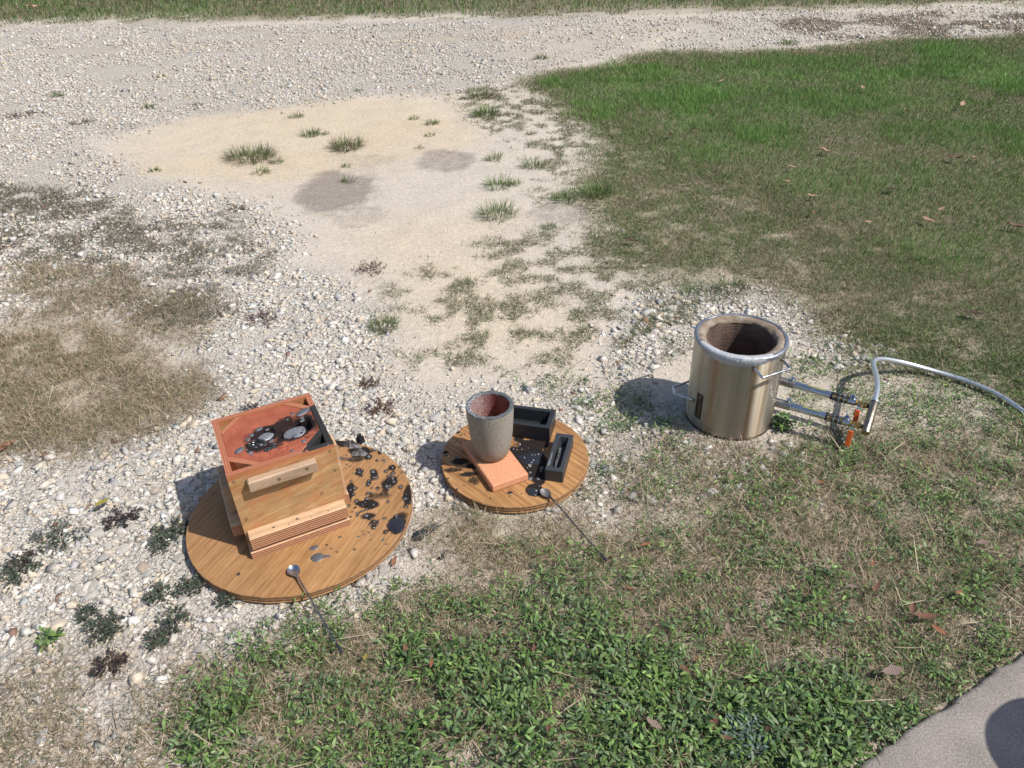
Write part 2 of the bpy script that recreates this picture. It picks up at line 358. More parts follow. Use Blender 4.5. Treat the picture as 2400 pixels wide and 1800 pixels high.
C = mixc(C, np.clip(soil*.85, 0, 1), (.33, .265, .19)); C = mixc(C, np.clip(dry*.5, 0, 1), (.40, .32, .235)); C = mixc(C, np.clip(weed*.25, 0, 1), (.30, .24, .18))
C = mixc(C, lawn*.65, (.12, .11, .06)); 
far = sstep(13, 25, np.hypot(xf, yf)); C = mixc(C, far*lawn, (.06, .085, .03))
zz = (fbm(xf, yf, .45, 3)-.5)*.012 + (fbm(xf, yf, .09, 6)-.5)*.006
keep = np.ones(len(xf))
for (cx, cy, r) in ((.741, 2.027, .2), (0, 1.809, .27), (-.634, 1.6, .37)): keep *= sstep(r-.02, r+.12, np.hypot(xf-cx, yf-cy))
zz = zz*keep*(np.hypot(xf, yf) < 12) - .003
nx, ny = len(gx), len(gy); ii = np.arange(nx*ny).reshape(ny, nx)
F = np.stack([ii[:-1, :-1].ravel(), ii[:-1, 1:].ravel(), ii[1:, 1:].ravel(), ii[1:, :-1].ravel()], 1)
me = new_mesh('ground', np.stack([xf, yf, zz], 1), F, True, {'Col': C, 'gravel': np.maximum(grav*(1-.8*sand), .12), 'soil': soil, 'stain': stain})
ground = tag(link('ground', me, M_GROUND), kind='structure')
def zground(x, y):
    z = (fbm(x, y, .45, 3)-.5)*.012 + (fbm(x, y, .09, 6)-.5)*.006
    for (cx, cy, r) in ((.741, 2.027, .2), (0, 1.809, .27), (-.634, 1.6, .37)): z = z*sstep(r-.02, r+.12, np.hypot(np.asarray(x)-cx, np.asarray(y)-cy))
    return z-.003

# ------------------------------------------------------------------ concrete slab at the corner
SLAB = [(1.183, 1.052), (1.06, .990), (.971, .940), (.884, .903), (.765, .842), (.701, .802)]
def slab_mat():
    n = N('worn_concrete'); co = n.coord('Object'); f = n.noise(co, 230, 4, .8); f2 = n.noise(co, 9, 5); f3 = n.noise(co, 110, 3, .6)
    c = n.ramp(f, [(.28, (.12, .10, .09)), (.42, (.25, .22, .195)), (.58, (.345, .305, .275)), (.74, (.54, .50, .46))])
    c = n.mix(1.0, c, n.ramp(f2, [(.3, .82), (.7, 1.15)]), 'MULTIPLY')
    c = n.mix(n.ramp(f3, [(.62, 0), (.72, .5)]), c, (.30, .22, .17)); n.set('Base Color', c); n.set('Roughness', .9); n.set('Specular IOR Level', .2)
    n.bump(n.math('ADD', f, f3), .55, .003); return n.m
def slab():
    e = np.array(SLAB)[::-1]; d0 = (e[0]-e[1]); d0 /= np.linalg.norm(d0); d1 = e[-1]-e[-2]; d1 /= np.linalg.norm(d1)
    far0 = [e[0]+d0*t for t in (2.4, 1.4, .8, .4, .2)]; far1 = [e[-1]+d1*t for t in (.2, .4, .8, 1.4, 2.2)]
    P0 = np.array(far0+list(e)+far1); P = []
    for a, b in zip(P0[:-1], P0[1:]):
        n = max(1, int(np.linalg.norm(b-a)/.012))
        for k in range(n): P.append(a+(b-a)*k/n)
    P = np.array(P+[P0[-1]]); nrm = np.array([-.46, .888])
    jag = (fbm(P[:, 0]*3, P[:, 1]*3, .09, 2, 4)-.5)*.022; P = P+nrm*jag[:, None]
    rows = []; zt = .022
    for off, z in ((.0, -.09), (.0, zt-.012), (-.004, zt-.004), (-.012, zt)): rows.append(np.concatenate([P+nrm*off, np.full((len(P), 1), z)], 1))
    for dist in (.05, .3, .9, 1.8, 3.0): rows.append(np.concatenate([P-nrm*dist, np.full((len(P), 1), zt)], 1))
    V = np.concatenate(rows); n = len(P); r = len(rows); ii = np.arange(r*n).reshape(r, n)
    V[2*n:4*n, 2] += (fbm(V[2*n:4*n, 0], V[2*n:4*n, 1], .05, 5)-.6)*.006
    F = np.stack([ii[:-1, :-1].ravel(), ii[1:, :-1].ravel(), ii[1:, 1:].ravel(), ii[:-1, 1:].ravel()], 1)[:, ::-1]
    return tag(link('pavement', new_mesh('pavement', V, F, True), slab_mat()), kind='structure')
slab()
def on_slab(x, y): return (y-.802) < .512*(x-.701)+.012
FOOT = ((-.634, 1.6, .325, 0), (0.0, 1.809, .235, 0), (.741, 2.027, .15, 0))
def clear_of_things(x, y, pad=0.0):
    ok = np.ones(np.shape(x), bool)
    for cx, cy, r, _ in FOOT: ok &= np.hypot(x-cx, y-cy) > r+pad
    return ok & ~on_slab(x, y)

# ------------------------------------------------------------------ scattering
def scatter(n, rho_pow, ymin=.55, ymax=16.0, near=1.2):
    """ground points in the wedge in front of the viewer (with a margin), thinner with distance"""
    out = []; tot = 0
    while tot < n:
        y = rng.uniform(ymin, ymax, n*2); w = .66*y+.95
        p = (w/ (.66*ymax+.95))*np.minimum(1, (near/y))**rho_pow if rho_pow else w/(.66*ymax+.95)
        p /= p.max(); k = rng.random(n*2) < p; y = y[k]; w = w[k]; x = rng.uniform(-1, 1, len(y))*w; out.append(np.stack([x, y], 1)); tot += len(y)
    return np.concatenate(out)[:n]
def pick(mask, n, rho_pow, thresh=None, scale=.12, k=0, pad=0.0, wid=.08, **kw):
    """n accepted ground points: wedge density times mask, broken up by noise"""
    out = []; tot = 0
    for _ in range(40):
        P = scatter(min(400000, n*4), rho_pow, **kw); m = samp(mask, P[:, 0], P[:, 1])
        if thresh is not None: m = m*sstep(thresh-wid, thresh+wid, fbm(P[:, 0], P[:, 1], scale, k))
        ok = (rng.random(len(P)) < m) & clear_of_things(P[:, 0], P[:, 1], pad); out.append(P[ok]); tot += int(ok.sum())
        if tot >= n: break
    return np.concatenate(out)[:n]

def blades(P, L, W, tilt, curve, colr, az=None, z=None, lod=False):
    n = len(P); az = rng.uniform(0, 2*np.pi, n) if az is None else az
    L = np.broadcast_to(L, n)[:, None]; W = np.broadcast_to(W, n)[:, None]; t1 = np.broadcast_to(tilt, n)[:, None]; t2 = t1+np.broadcast_to(curve, n)[:, None]
    h = np.stack([np.cos(az), np.sin(az), 0*az], 1); s = np.stack([-np.sin(az), np.cos(az), 0*az], 1); up = np.array([0, 0, 1.0])
    tw = rng.uniform(-.6, .6, n)[:, None]; s2 = s*np.cos(tw)+up*np.sin(tw)
    zb = zground(P[:, 0], P[:, 1]) if z is None else z
    b = np.concatenate([P, np.reshape(zb-.002, (n, 1))], 1)
    if lod:
        tip = b+L*(h*np.sin(t1+.25*(t2-t1))+up*np.cos(t1+.25*(t2-t1))); tip[:, 2] = np.maximum(tip[:, 2], b[:, 2]+.004)
        V = np.stack([b-s2*W*.55, b+s2*W*.55, tip], 1).reshape(-1, 3); return V, np.arange(3*n).reshape(n, 3), np.repeat(colr, 3, 0)
    m = b+L*.5*(h*np.sin(t1)+up*np.cos(t1)); tip = m+L*.5*(h*np.sin(t2)+up*np.cos(t2)); tip[:, 2] = np.maximum(tip[:, 2], b[:, 2]+.002)
    V = np.stack([b-s*W*.4, b+s*W*.4, m-s2*W*.5, m+s2*W*.5, tip], 1).reshape(-1, 3)
    o = (np.arange(n)*5)[:, None]; F = np.concatenate([o+[0, 1, 3], o+[0, 3, 2], o+[2, 3, 4]], 1).reshape(-1, 3)
    Cc = np.repeat(colr, 5, 0).reshape(n, 5, 3); Cc[:, 0:2] *= .85; return V, F, Cc.reshape(-1, 3)
def leaves(P, z, L, W, az, pitch, droop, colr, roll=None):
    n = len(P); h = np.stack([np.cos(az), np.sin(az), 0*az], 1); up = np.array([0, 0, 1.0])
    s = np.stack([-np.sin(az), np.cos(az), 0*az], 1); roll = rng.normal(0, .35, n) if roll is None else roll
    s = s*np.cos(roll)[:, None]+up*np.sin(roll)[:, None]; L = L[:, None]; W = W[:, None]
    b = np.concatenate([P, np.reshape(z, (n, 1))], 1); p1 = pitch[:, None]; p2 = p1-droop[:, None]; p3 = p2-droop[:, None]
    d = lambda p: h*np.cos(p)+up*np.sin(p)
    a = b+L*.35*d(p1); c = a+L*.35*d(p2); t = c+L*.3*d(p3)
    V = np.stack([b, a-s*W*.48, a+s*W*.48, c-s*W*.40, c+s*W*.40, t], 1).reshape(-1, 3)
    o = (np.arange(n)*6)[:, None]; F = np.concatenate([o+[0, 2, 1], o+[1, 2, 4], o+[1, 4, 3], o+[3, 4, 5]], 1).reshape(-1, 3)
    return V, F, np.repeat(colr, 6, 0)
def pal(n, cols, wts, var=.18):
    c = np.array(cols)[rng.choice(len(cols), n, p=np.array(wts)/np.sum(wts))]
    return np.clip(c*(1+rng.normal(0, var, (n, 1)))*(1+rng.normal(0, .012, (n, 3))), .005, .9)
def merge(parts):
    V = []; F = []; Cc = []; k = 0
    for v, f, c in parts:
        V.append(v); F.append(f+k); Cc.append(c); k += len(v)
    return np.concatenate(V), np.concatenate(F), np.concatenate(Cc)
def stuff(name, parts, mat, label, cat, smooth=False, parent=None):
    V, F, Cc = merge(parts); o = link(name, new_mesh(name, V, F, smooth, {'Col': Cc}), mat, parent)
    return tag(o, label, cat, kind='stuff')

GREEN = [(.110, .185, .042), (.155, .240, .064), (.085, .145, .048), (.20, .25, .095)]
OLIVE = [(.13, .135, .06), (.17, .15, .08), (.095, .105, .045)]
STRAW = [(.42, .33, .22), (.33, .25, .165), (.52, .43, .30), (.25, .18, .125)]

# --- lawn to the right
def two(P, d, lim, f):
    """near blades bent, far blades as single slivers"""
    out = []
    for k, lod in ((d < lim, False), (d >= lim, True)):
        if k.any(): out.append(f(k, lod))
    return out
P = pick(LAWN_G, 230000, 1.0, ymax=11, near=2.5)
d = np.hypot(P[:, 0], P[:, 1]); n = len(P); nz = .55*fbm(P[:, 0], P[:, 1], .55, 2)+.45*fbm(P[:, 0], P[:, 1], .16, 5)
edge = 1-sstep(.25, 1.0, samp(blur(LAWN_G, .3), P[:, 0], P[:, 1]))
lushm = samp(LUSH, P[:, 0], P[:, 1])*(.35+.65*sstep(.38, .6, fbm(P[:, 0], P[:, 1], .35, 3))); isdry = rng.random(n) < np.clip(1.22-1.8*nz+.5*edge-.50*lushm, .08, .68)
c = np.where(isdry[:, None], pal(n, STRAW+OLIVE, [.8, 1.6, .3, 1.4, 1.4, 1.2, 1.4]), pal(n, GREEN, [3, 2.6, 2.2, .8], .22))
br = lushm; c = c*(1+.36*br[:, None]*np.array([.35, 1.0, .2])*(~isdry)[:, None])
lush = lushm*sstep(.3, .6, fbm(P[:, 0], P[:, 1], .5, 5)); Lg = rng.uniform(.020, .046, n)*(1+1.0*lush)*np.where(isdry, .75, 1); Wg = np.maximum(.0022, .00062*d)*rng.uniform(.8, 1.4, n); tl = rng.uniform(.1, 1.2, n); cu = rng.uniform(.1, .9, n)
parts = two(P, d, 3.4, lambda k, lod: blades(P[k], Lg[k], Wg[k], tl[k], cu[k], c[k], lod=lod))
Pb = pick(LAWN_B, 185000, .9, thresh=.30, scale=.09, k=3, wid=.30, ymax=8, near=2.5)
db = np.hypot(Pb[:, 0], Pb[:, 1]); nb_ = len(Pb); nz = .5*fbm(Pb[:, 0], Pb[:, 1], .4, 6)+.5*fbm(Pb[:, 0], Pb[:, 1], .12, 1)
isdry = rng.random(nb_) < np.clip(1.36-1.9*nz-.4*samp(LUSH, Pb[:, 0], Pb[:, 1]), .15, .85)
cb = np.where(isdry[:, None], pal(nb_, STRAW+OLIVE, [1.3, 1.6, .7, 1, 1.2, 1.3, 1]), pal(nb_, GREEN+OLIVE, [2, 2, 1.6, 1, .8, .5, .8], .22))
Lb = rng.uniform(.014, .040, nb_); Wb = np.maximum(.0020, .00062*db)*rng.uniform(.8, 1.3, nb_); tb_ = rng.uniform(.45, 1.45, nb_); cub = rng.uniform(0, .7, nb_)
parts += two(Pb, db, 3.0, lambda k, lod: blades(Pb[k], Lb[k], Wb[k], tb_[k], cub[k], cb[k], lod=lod))
stuff('lawn_grass', parts, M_GRASS, 'green and browning lawn grass spreading behind the steel furnace on the right', 'grass')
# --- lawn beyond the lane
P = pick(LAWN_TOP, 70000, 0, ymin=8.5, ymax=18.5); d = np.hypot(P[:, 0], P[:, 1]); n = len(P)
isdry = rng.random(n) < np.clip(1.0-1.6*fbm(P[:, 0], P[:, 1], .9, 1), .05, .55)
c = np.where(isdry[:, None], pal(n, STRAW+OLIVE, [.4, 1, .2, 1, 1, 1, 1]), pal(n, GREEN, [3, 2, 3, .6]))
PV = pick(blur(LAWN_TOP, .35)*(1-LAWN_TOP), 9000, 0, thresh=.5, scale=.3, k=2, ymin=8, ymax=16); nv = len(PV)
P2 = pick(LANE_BR, 16000, 0, thresh=.52, scale=.55, k=5, wid=.04, ymin=6, ymax=13); n2 = len(P2)
c2 = pal(n2, [(.17, .105, .065), (.23, .155, .10), (.085, .10, .045), (.13, .10, .06)], [2, 1.5, 1.2, 1])
stuff('verge_grass', [blades(PV, rng.uniform(.02, .06, nv), np.full(nv, .009), rng.uniform(.3, 1.3, nv), rng.uniform(0, .5, nv), pal(nv, GREEN+OLIVE+STRAW[:2], [1, 1, 1, .5, 2, 2, 1, 1, 1]), lod=True), blades(P, rng.uniform(.04, .10, n), .0008*d*rng.uniform(.8, 1.4, n), rng.uniform(.05, .9, n), rng.uniform(.1, .8, n), c, lod=True),
                      blades(P2, rng.uniform(.015, .05, n2), np.full(n2, .007), rng.uniform(.5, 1.4, n2), rng.uniform(0, .5, n2), c2, lod=True)],
      M_GRASS, 'strip of grass along the far side of the pale gravel lane', 'grass')
# --- sparse runners on the sand in the middle
P = pick(SPARSE, 34000, .8, thresh=.55, scale=.085, k=2, wid=.11, ymax=7); n = len(P); d = np.hypot(P[:, 0], P[:, 1])
c = pal(n, OLIVE+GREEN+STRAW, [2, 1.3, 2, .8, 1.0, .8, .3, .4, .6, .1, .7])
sp1 = blades(P, rng.uniform(.014, .042, n), np.maximum(.0016, .0005*d)*rng.uniform(.8, 1.2, n), rng.uniform(.6, 1.5, n), rng.uniform(-.3, .5, n), c)
P = pick(SPURGE, 38000, .8, thresh=.48, scale=.10, k=4, wid=.18, ymax=7); n = len(P); d = np.hypot(P[:, 0], P[:, 1])
c = pal(n, [(.13, .135, .085), (.19, .16, .115), (.095, .115, .07), (.28, .215, .16), (.16, .13, .105)], [2, 1.5, 1.6, 1.6, 1.2])
sp2 = blades(P, rng.uniform(.008, .024, n), np.maximum(.0020, .0008*d)*rng.uniform(.8, 1.3, n), rng.uniform(.6, 1.5, n), rng.uniform(-.3, .4, n), c, lod=True, z=zground(P[:, 0], P[:, 1])+rng.uniform(0, .012, n))
stuff('creeping_grass', [sp1, sp2], M_GRASS, 'thin creeping grass runners scattered over the bare sand and gravel', 'grass')
# --- dry straw
P = pick(DRY, 105000, .4, thresh=.36, scale=.10, k=1, wid=.26, ymax=5); n = len(P); d = np.hypot(P[:, 0], P[:, 1])
c = pal(n, STRAW+OLIVE+[(.09, .13, .04)], [2, 2, 1.5, 1.4, .8, .6, .7, .9])*1.15
PL = pick(np.clip(WEED+.7*DRY, 0, 1)*(GY < 2.6), 420, .3, ymax=2.6); nL = len(PL)
long_ = blades(PL, rng.uniform(.05, .13, nL), rng.uniform(.0018, .003, nL), rng.uniform(1.2, 1.5, nL), rng.uniform(-.1, .15, nL), pal(nL, STRAW[:3]+[(.25, .27, .17)], [2, 1, 2, 1]), z=zground(PL[:, 0], PL[:, 1])+rng.uniform(.008, .026, nL))
stuff('dry_straw', [long_, blades(P, rng.uniform(.014, .045, n), np.maximum(.0013, .0005*d)*rng.uniform(.8, 1.2, n), rng.uniform(.75, 1.55, n), rng.uniform(-.5, .45, n), c, z=zground(P[:, 0], P[:, 1])+rng.uniform(0, .016, n))],
      M_GRASS, 'dry tan straw and dead runners lying between the weeds', 'grass')
# --- broad-leaved weeds: rosettes of small lance-shaped leaves
def rosettes(P, k, size, pals, wts, spread=.02, zmax=.03):
    n = len(P); cnt = rng.integers(k[0], k[1]+1, n); idx = np.repeat(np.arange(n), cnt); m = len(idx)
    az = rng.uniform(0, 2*np.pi, m); r = rng.uniform(0, 1, m)*spread*size[idx]; Q = P[idx]+np.stack([np.cos(az), np.sin(az)], 1)*r[:, None]
    z = zground(Q[:, 0], Q[:, 1])+rng.uniform(.001, 1, m)*zmax*size[idx]; base = pal(n, pals, wts, .2)[idx]
    colr = np.clip(base*(1+rng.normal(0, .20, (m, 1))), .005, .8)
    return leaves(Q, z, rng.uniform(.010, .023, m)*size[idx], rng.uniform(.0034, .0066, m)*size[idx], az+rng.normal(0, .5, m), rng.uniform(-.1, 1.0, m), rng.uniform(.05, .5, m), colr)
WG = [(.125, .215, .055), (.165, .260, .075), (.105, .170, .075), (.185, .250, .115), (.075, .130, .042)]
P = pick(WEED**1.3, 5600, .30, thresh=.43, scale=.10, k=6, wid=.13, ymax=3.4, near=1.6); dn = sstep(1.5, 1.0, P[:, 1])
size = rng.uniform(.65, 1.05, len(P))*(1+.40*dn*sstep(.4, .6, fbm(P[:, 0], P[:, 1], .25, 1)))
w1 = rosettes(P, (4, 9), size, WG, [2, 2, 2, 1, 1])
P = pick(WEED, 52000, .4, thresh=.40, scale=.09, k=2, wid=.14, ymax=3.6, near=1.6); n = len(P)
w2 = blades(P, rng.uniform(.010, .034, n), rng.uniform(.0016, .003, n), rng.uniform(.4, 1.5, n), rng.uniform(-.2, .7, n), pal(n, WG+OLIVE+STRAW, [1, 1, 1.2, .5, .7, .8, .7, .8, 1.0, 1.2, .6, 1.0]))
stuff('weed_cover', [w1, w2], M_LEAF, 'low green broad-leaved weeds covering the foreground', 'weeds')

# ------------------------------------------------------------------ stones
ico = bpy.data.meshes.new('t'); import bmesh
def ico_arrays(sub):
    bm = bmesh.new(); bmesh.ops.create_icosphere(bm, subdivisions=sub, radius=1.0); bm.verts.ensure_lookup_table()
    v = np.array([p.co[:] for p in bm.verts]); f = np.array([[q.index for q in t.verts] for t in bm.faces]); bm.free(); return v, f
ICO1 = ico_arrays(1); OCT = (np.array([(1, 0, 0), (0, 1, 0), (-1, 0, 0), (0, -1, 0), (0, 0, 1), (0, 0, -1.0)]), np.array([(0, 1, 4), (1, 2, 4), (2, 3, 4), (3, 0, 4), (1, 0, 5), (2, 1, 5), (3, 2, 5), (0, 3, 5)]))
def hull(k, npt):
    r = np.random.default_rng(900+k); bm = bmesh.new(); p = r.normal(0, 1, (npt, 3)); p /= np.linalg.norm(p, axis=1)[:, None]; p *= r.uniform(.75, 1.1, (npt, 1))
    for q in p: bm.verts.new(q)
    bmesh.ops.convex_hull(bm, input=bm.verts[:]); bmesh.ops.delete(bm, geom=[v for v in bm.verts if not v.link_faces], context='VERTS'); bmesh.ops.triangulate(bm, faces=bm.faces[:]); bm.verts.index_update(); bm.verts.ensure_lookup_table()
    v = np.array([q.co[:] for q in bm.verts]); f = np.array([[q.index for q in t.verts] for t in bm.faces]); bm.free(); v -= (v.max(0)+v.min(0))/2; v /= np.abs(v).max(0); return v, f
HULLS = [hull(k, 9+k % 3) for k in range(18)]; HULLF = [hull(k+50, 6) for k in range(10)]
def stones_pool(P, R, pool, **kw):
    w = rng.integers(0, len(pool), len(P)); return [stones(P[w == k], R[w == k], pool[k], jit=.06, **kw) for k in range(len(pool)) if (w == k).any()]
STC = [(.57, .525, .46), (.62, .585, .53), (.475, .455, .425), (.55, .47, .37), (.39, .385, .375), (.575, .50, .40), (.26, .15, .11), (.67, .645, .605)]
STW = [3, 3.0, 1.8, 1.8, 1.0, 1.4, .08, 1.3]
def stones(P, R, base, flat=(.4, .8), jit=.22, sink=.25):
    n = len(P); bv, bf = base; k = len(bv)
    v = bv[None]*(1+rng.uniform(-jit, jit, (n, k, 1)))+rng.uniform(-.12, .12, (n, k, 3))
    sc = np.stack([R*rng.uniform(.8, 1.35, n), R*rng.uniform(.65, 1.0, n), R*rng.uniform(flat[0], flat[1], n)], 1); v = v*sc[:, None]
    a = rng.uniform(0, 2*np.pi, n); t = rng.normal(0, .25, n); ca, sa, ct, st = np.cos(a)[:, None], np.sin(a)[:, None], np.cos(t)[:, None], np.sin(t)[:, None]
    x, y, z = v[..., 0], v[..., 1], v[..., 2]; y, z = y*ct-z*st, y*st+z*ct; x, y = x*ca-y*sa, x*sa+y*ca
    zc = zground(P[:, 0], P[:, 1])+sc[:, 2]*(1-2*sink)*rng.uniform(.3, 1, n)
    V = np.stack([x+P[:, :1], y+P[:, 1:2], z+zc[:, None]], 2).reshape(-1, 3)
    F = (bf[None]+(np.arange(n)*k)[:, None, None]).reshape(-1, 3)
    return V, F, np.repeat(pal(n, STC, STW, .09), k, 0)
gm = np.clip(GRAV*(1-.85*SAND)*(1-.75*np.clip(LAWN_B+LAWN_G, 0, 1)), 0, 1)
gm = np.clip(gm*(1-.9*SPURGE)*(1-.85*DRY), 0, 1); gmn = gm*(.45+.55*sstep(.40, .60, fbm(GX, GY, .35, 6)))*np.where((GX < -.9) & (GY < 1.5), .55, 1.0)
P = pick(gmn, 21000, .8, thresh=.36, scale=.12, k=3, wid=.14, ymax=4.6, near=2.0, pad=-.02); n = len(P)
R = np.clip(rng.lognormal(math.log(.0062), .50, n), .003, .021); s1 = stones_pool(P, R, HULLS, flat=(.35, .70), sink=.36)
P = pick(gm, 46000, 1.0, thresh=.38, scale=.4, k=3, wid=.12, ymin=3.4, ymax=13, near=4.0); d = np.hypot(P[:, 0], P[:, 1]); n = len(P)
s1b = stones_pool(P, np.clip(rng.lognormal(math.log(.0080), .38, n), .004, .022)*(1+.03*np.clip(d-4, 0, 9)), HULLF, flat=(.5, .9))
P = pick(np.clip(gm*.9+.10*(1-LAWN_G)*(1-LAWN_TOP), 0, 1), 42000, 1.1, ymax=9, near=1.8, pad=-.01); d = np.hypot(P[:, 0], P[:, 1]); n = len(P)
s2 = stones(P, rng.uniform(.0020, .0050, n)*(1+.06*np.clip(d-3, 0, 9)), OCT, (.5, .9))
gravel = stuff('gravel', s1+s1b+[s2], M_STONE, None, None, parent=ground)

def rock_mesh(k, sub=2):
    r = np.random.default_rng(100+k); v, f = ico_arrays(sub); v = v.copy()
    for _ in range(7):                                     # chop planes: angular crushed limestone
        nrm = r.normal(0, 1, 3); nrm /= np.linalg.norm(nrm); dd = r.uniform(.55, .85); h = v@nrm-dd; v -= np.where(h > 0, h, 0)[:, None]*nrm
    v += r.normal(0, .025, v.shape); v *= [r.uniform(.9, 1.3), r.uniform(.7, 1.0), r.uniform(.32, .5)]
    return new_mesh('stone', v, f, True)
ROCKS = [rock_mesh(k) for k in range(14)]
for m_ in ROCKS: m_.set_sharp_from_angle(angle=math.radians(32)); m_.materials.append(M_BIGSTONE)
BIG = [(435, 1400, 34), (130, 1345, 30), (88, 1315, 22), (50, 1390, 24), (245, 1350, 26), (270, 1365, 20), (330, 1370, 24), (180, 1280, 22), (205, 1240, 26), (345, 1365, 18), (500, 1420, 20), (415, 1450, 22),
       (300, 1480, 18), (285, 1530, 22), (140, 1600, 24), (190, 1590, 26), (75, 1640, 22), (530, 1590, 24), (560, 1600, 28), (490, 1580, 14), (600, 1510, 20), (640, 1525, 18), (430, 1560, 20), (400, 1600, 18), (470, 1490, 14),
       (555, 1420, 14), (505, 1390, 16), (780, 1230, 34), (830, 1215, 26), (810, 1255, 20), (870, 1255, 16), (705, 1275, 18), (790, 1190, 14), (1010, 1275, 10), (1130, 1280, 10),
       (1520, 1070, 20), (1500, 1085, 14), (1540, 1110, 12), (1640, 1120, 16), (1630, 1130, 12), (1650, 1080, 12), (1720, 1175, 10), (1775, 1090, 11), (1555, 1030, 14), (1600, 1060, 10), (1615, 1095, 11), (1410, 1005, 14), (1370, 985, 10),
       (1870, 770, 26), (1840, 745, 16), (1800, 740, 14), (1745, 690, 14), (1930, 755, 12), (1900, 745, 14), (1350, 500, 16), (1385, 512, 9), (1255, 798, 9), (1390, 575, 14), (1310, 650, 10), (1540, 830, 11), (1525, 775, 9), (1560, 775, 10), (1500, 790, 8),
       (1690, 985, 16), (1830, 1025, 20), (1850, 1000, 14), (1760, 960, 12), (1800, 925, 12), (1855, 965, 9), (1470, 905, 14), (1500, 880, 12), (1440, 930, 12), (1455, 870, 9), (1520, 905, 9),
       (265, 1000, 18), (240, 1010, 16), (225, 1075, 18), (275, 1090, 20), (350, 1105, 14), (280, 1140, 26), (155, 1035, 20), (180, 1045, 16), (330, 1060, 18), (395, 1030, 16), (390, 1095, 20), (300, 1050, 14), (80, 1070, 16), (130, 1000, 14), (60, 1120, 14), (115, 1145, 14),
       (280, 680, 22), (255, 695, 22), (330, 645, 20), (230, 655, 18), (355, 570, 16), (75, 560, 14), (60, 650, 20), (35, 660, 18), (215, 635, 16), (290, 640, 16), (370, 760, 16), (400, 810, 16), (380, 845, 18), (355, 700, 14), (400, 870, 12), (540, 750, 14), (600, 800, 14),
       (640, 690, 16), (690, 760, 18), (720, 800, 16), (590, 845, 12), (470, 720, 16), (500, 670, 16), (730, 900, 14), (780, 940, 14), (800, 870, 16), (860, 890, 14), (870, 960, 16), (900, 920, 12), (930, 1030, 14), (925, 1070, 14), (1200, 485, 8), (470, 900, 14), (430, 925, 14)]
nst = 0
def place_stone(x, y, r):
    global nst
    o = bpy.data.objects.new('stone', ROCKS[nst % 14]); col.objects.link(o); o.parent = ground
    o.location = (x, y, float(zground(np.array([x]), np.array([y]))[0])+r*.12); o.scale = (r, r, r*random.uniform(.7, 1.1))
    o.rotation_euler = (random.uniform(-.2, .2), random.uniform(-.2, .2), random.uniform(0, 6.28)); nst += 1
for px, py, s in BIG:
    q = g2(px, py); d = math.sqrt(q[0]**2+q[1]**2+CAM_H**2); r = s*.5*d/1594*1.0
    if clear_of_things(np.array([q[0]]), np.array([q[1]]), r*.4)[0]: place_stone(q[0], q[1], r)
P = pick(np.where(GRAV > .7, gm, gm*.25), 6000, .9, thresh=.4, scale=.25, k=3, ymax=4.0, near=1.4, pad=.01)
for x, y in P:
    if nst >= 298: break
    if abs(x) < .58*y+.45: place_stone(x, y, float(np.clip(rng.lognormal(math.log(.0165), .22), .012, .03)))

# ------------------------------------------------------------------ plants and leaves one can count
def obj_plant(name, parts, mat, at_xy, label, cat, group):
    V, F, Cc = merge(parts); V = V-np.array([at_xy[0], at_xy[1], 0.0])
    return tag(link(name, new_mesh(name, V, F, False, {'Col': Cc}), mat, None, (at_xy[0], at_xy[1], 0)), label, cat, group)
def tuft(px, py, rpx, nb, kind, label):
    q = g2(px, py); rad = rpx*np.linalg.norm(q-np.array([0, 0, CAM_H]))/1594; d = np.hypot(q[0], q[1])
    a = rng.uniform(0, 6.283, nb); r = np.sqrt(rng.random(nb))*rad*.75; P = np.stack([q[0]+np.cos(a)*r, q[1]+np.sin(a)*r*.9], 1)
    cols = {'green': pal(nb, GREEN+OLIVE[:1]+STRAW[:2], [2, 2, 2, 1, .8, .4, .4]), 'mixed': pal(nb, GREEN+OLIVE+STRAW, [1.2, 1, 1.4, .4, 1, 1, 1, .6, .9, .2, .8]), 'brown': pal(nb, [(.16, .11, .075), (.11, .08, .055), (.22, .16, .11), (.08, .07, .045)], [2, 2, 1, 1])}[kind]
    L = np.clip(rad*rng.uniform(.5, 1.1, nb), .012, .10); tl = rng.uniform(.15, 1.3, nb)
    if kind == 'brown': tl = rng.uniform(.9, 1.5, nb)
    p = blades(P, L, np.maximum(.0018, .0006*d)*rng.uniform(.8, 1.3, nb), tl, rng.uniform(.1, .7, nb), cols, az=a+rng.normal(0, .7, nb))
    return obj_plant('grass_tuft', [p], M_GRASS, q, label, 'grass tuft', 'grass tufts growing on bare ground')
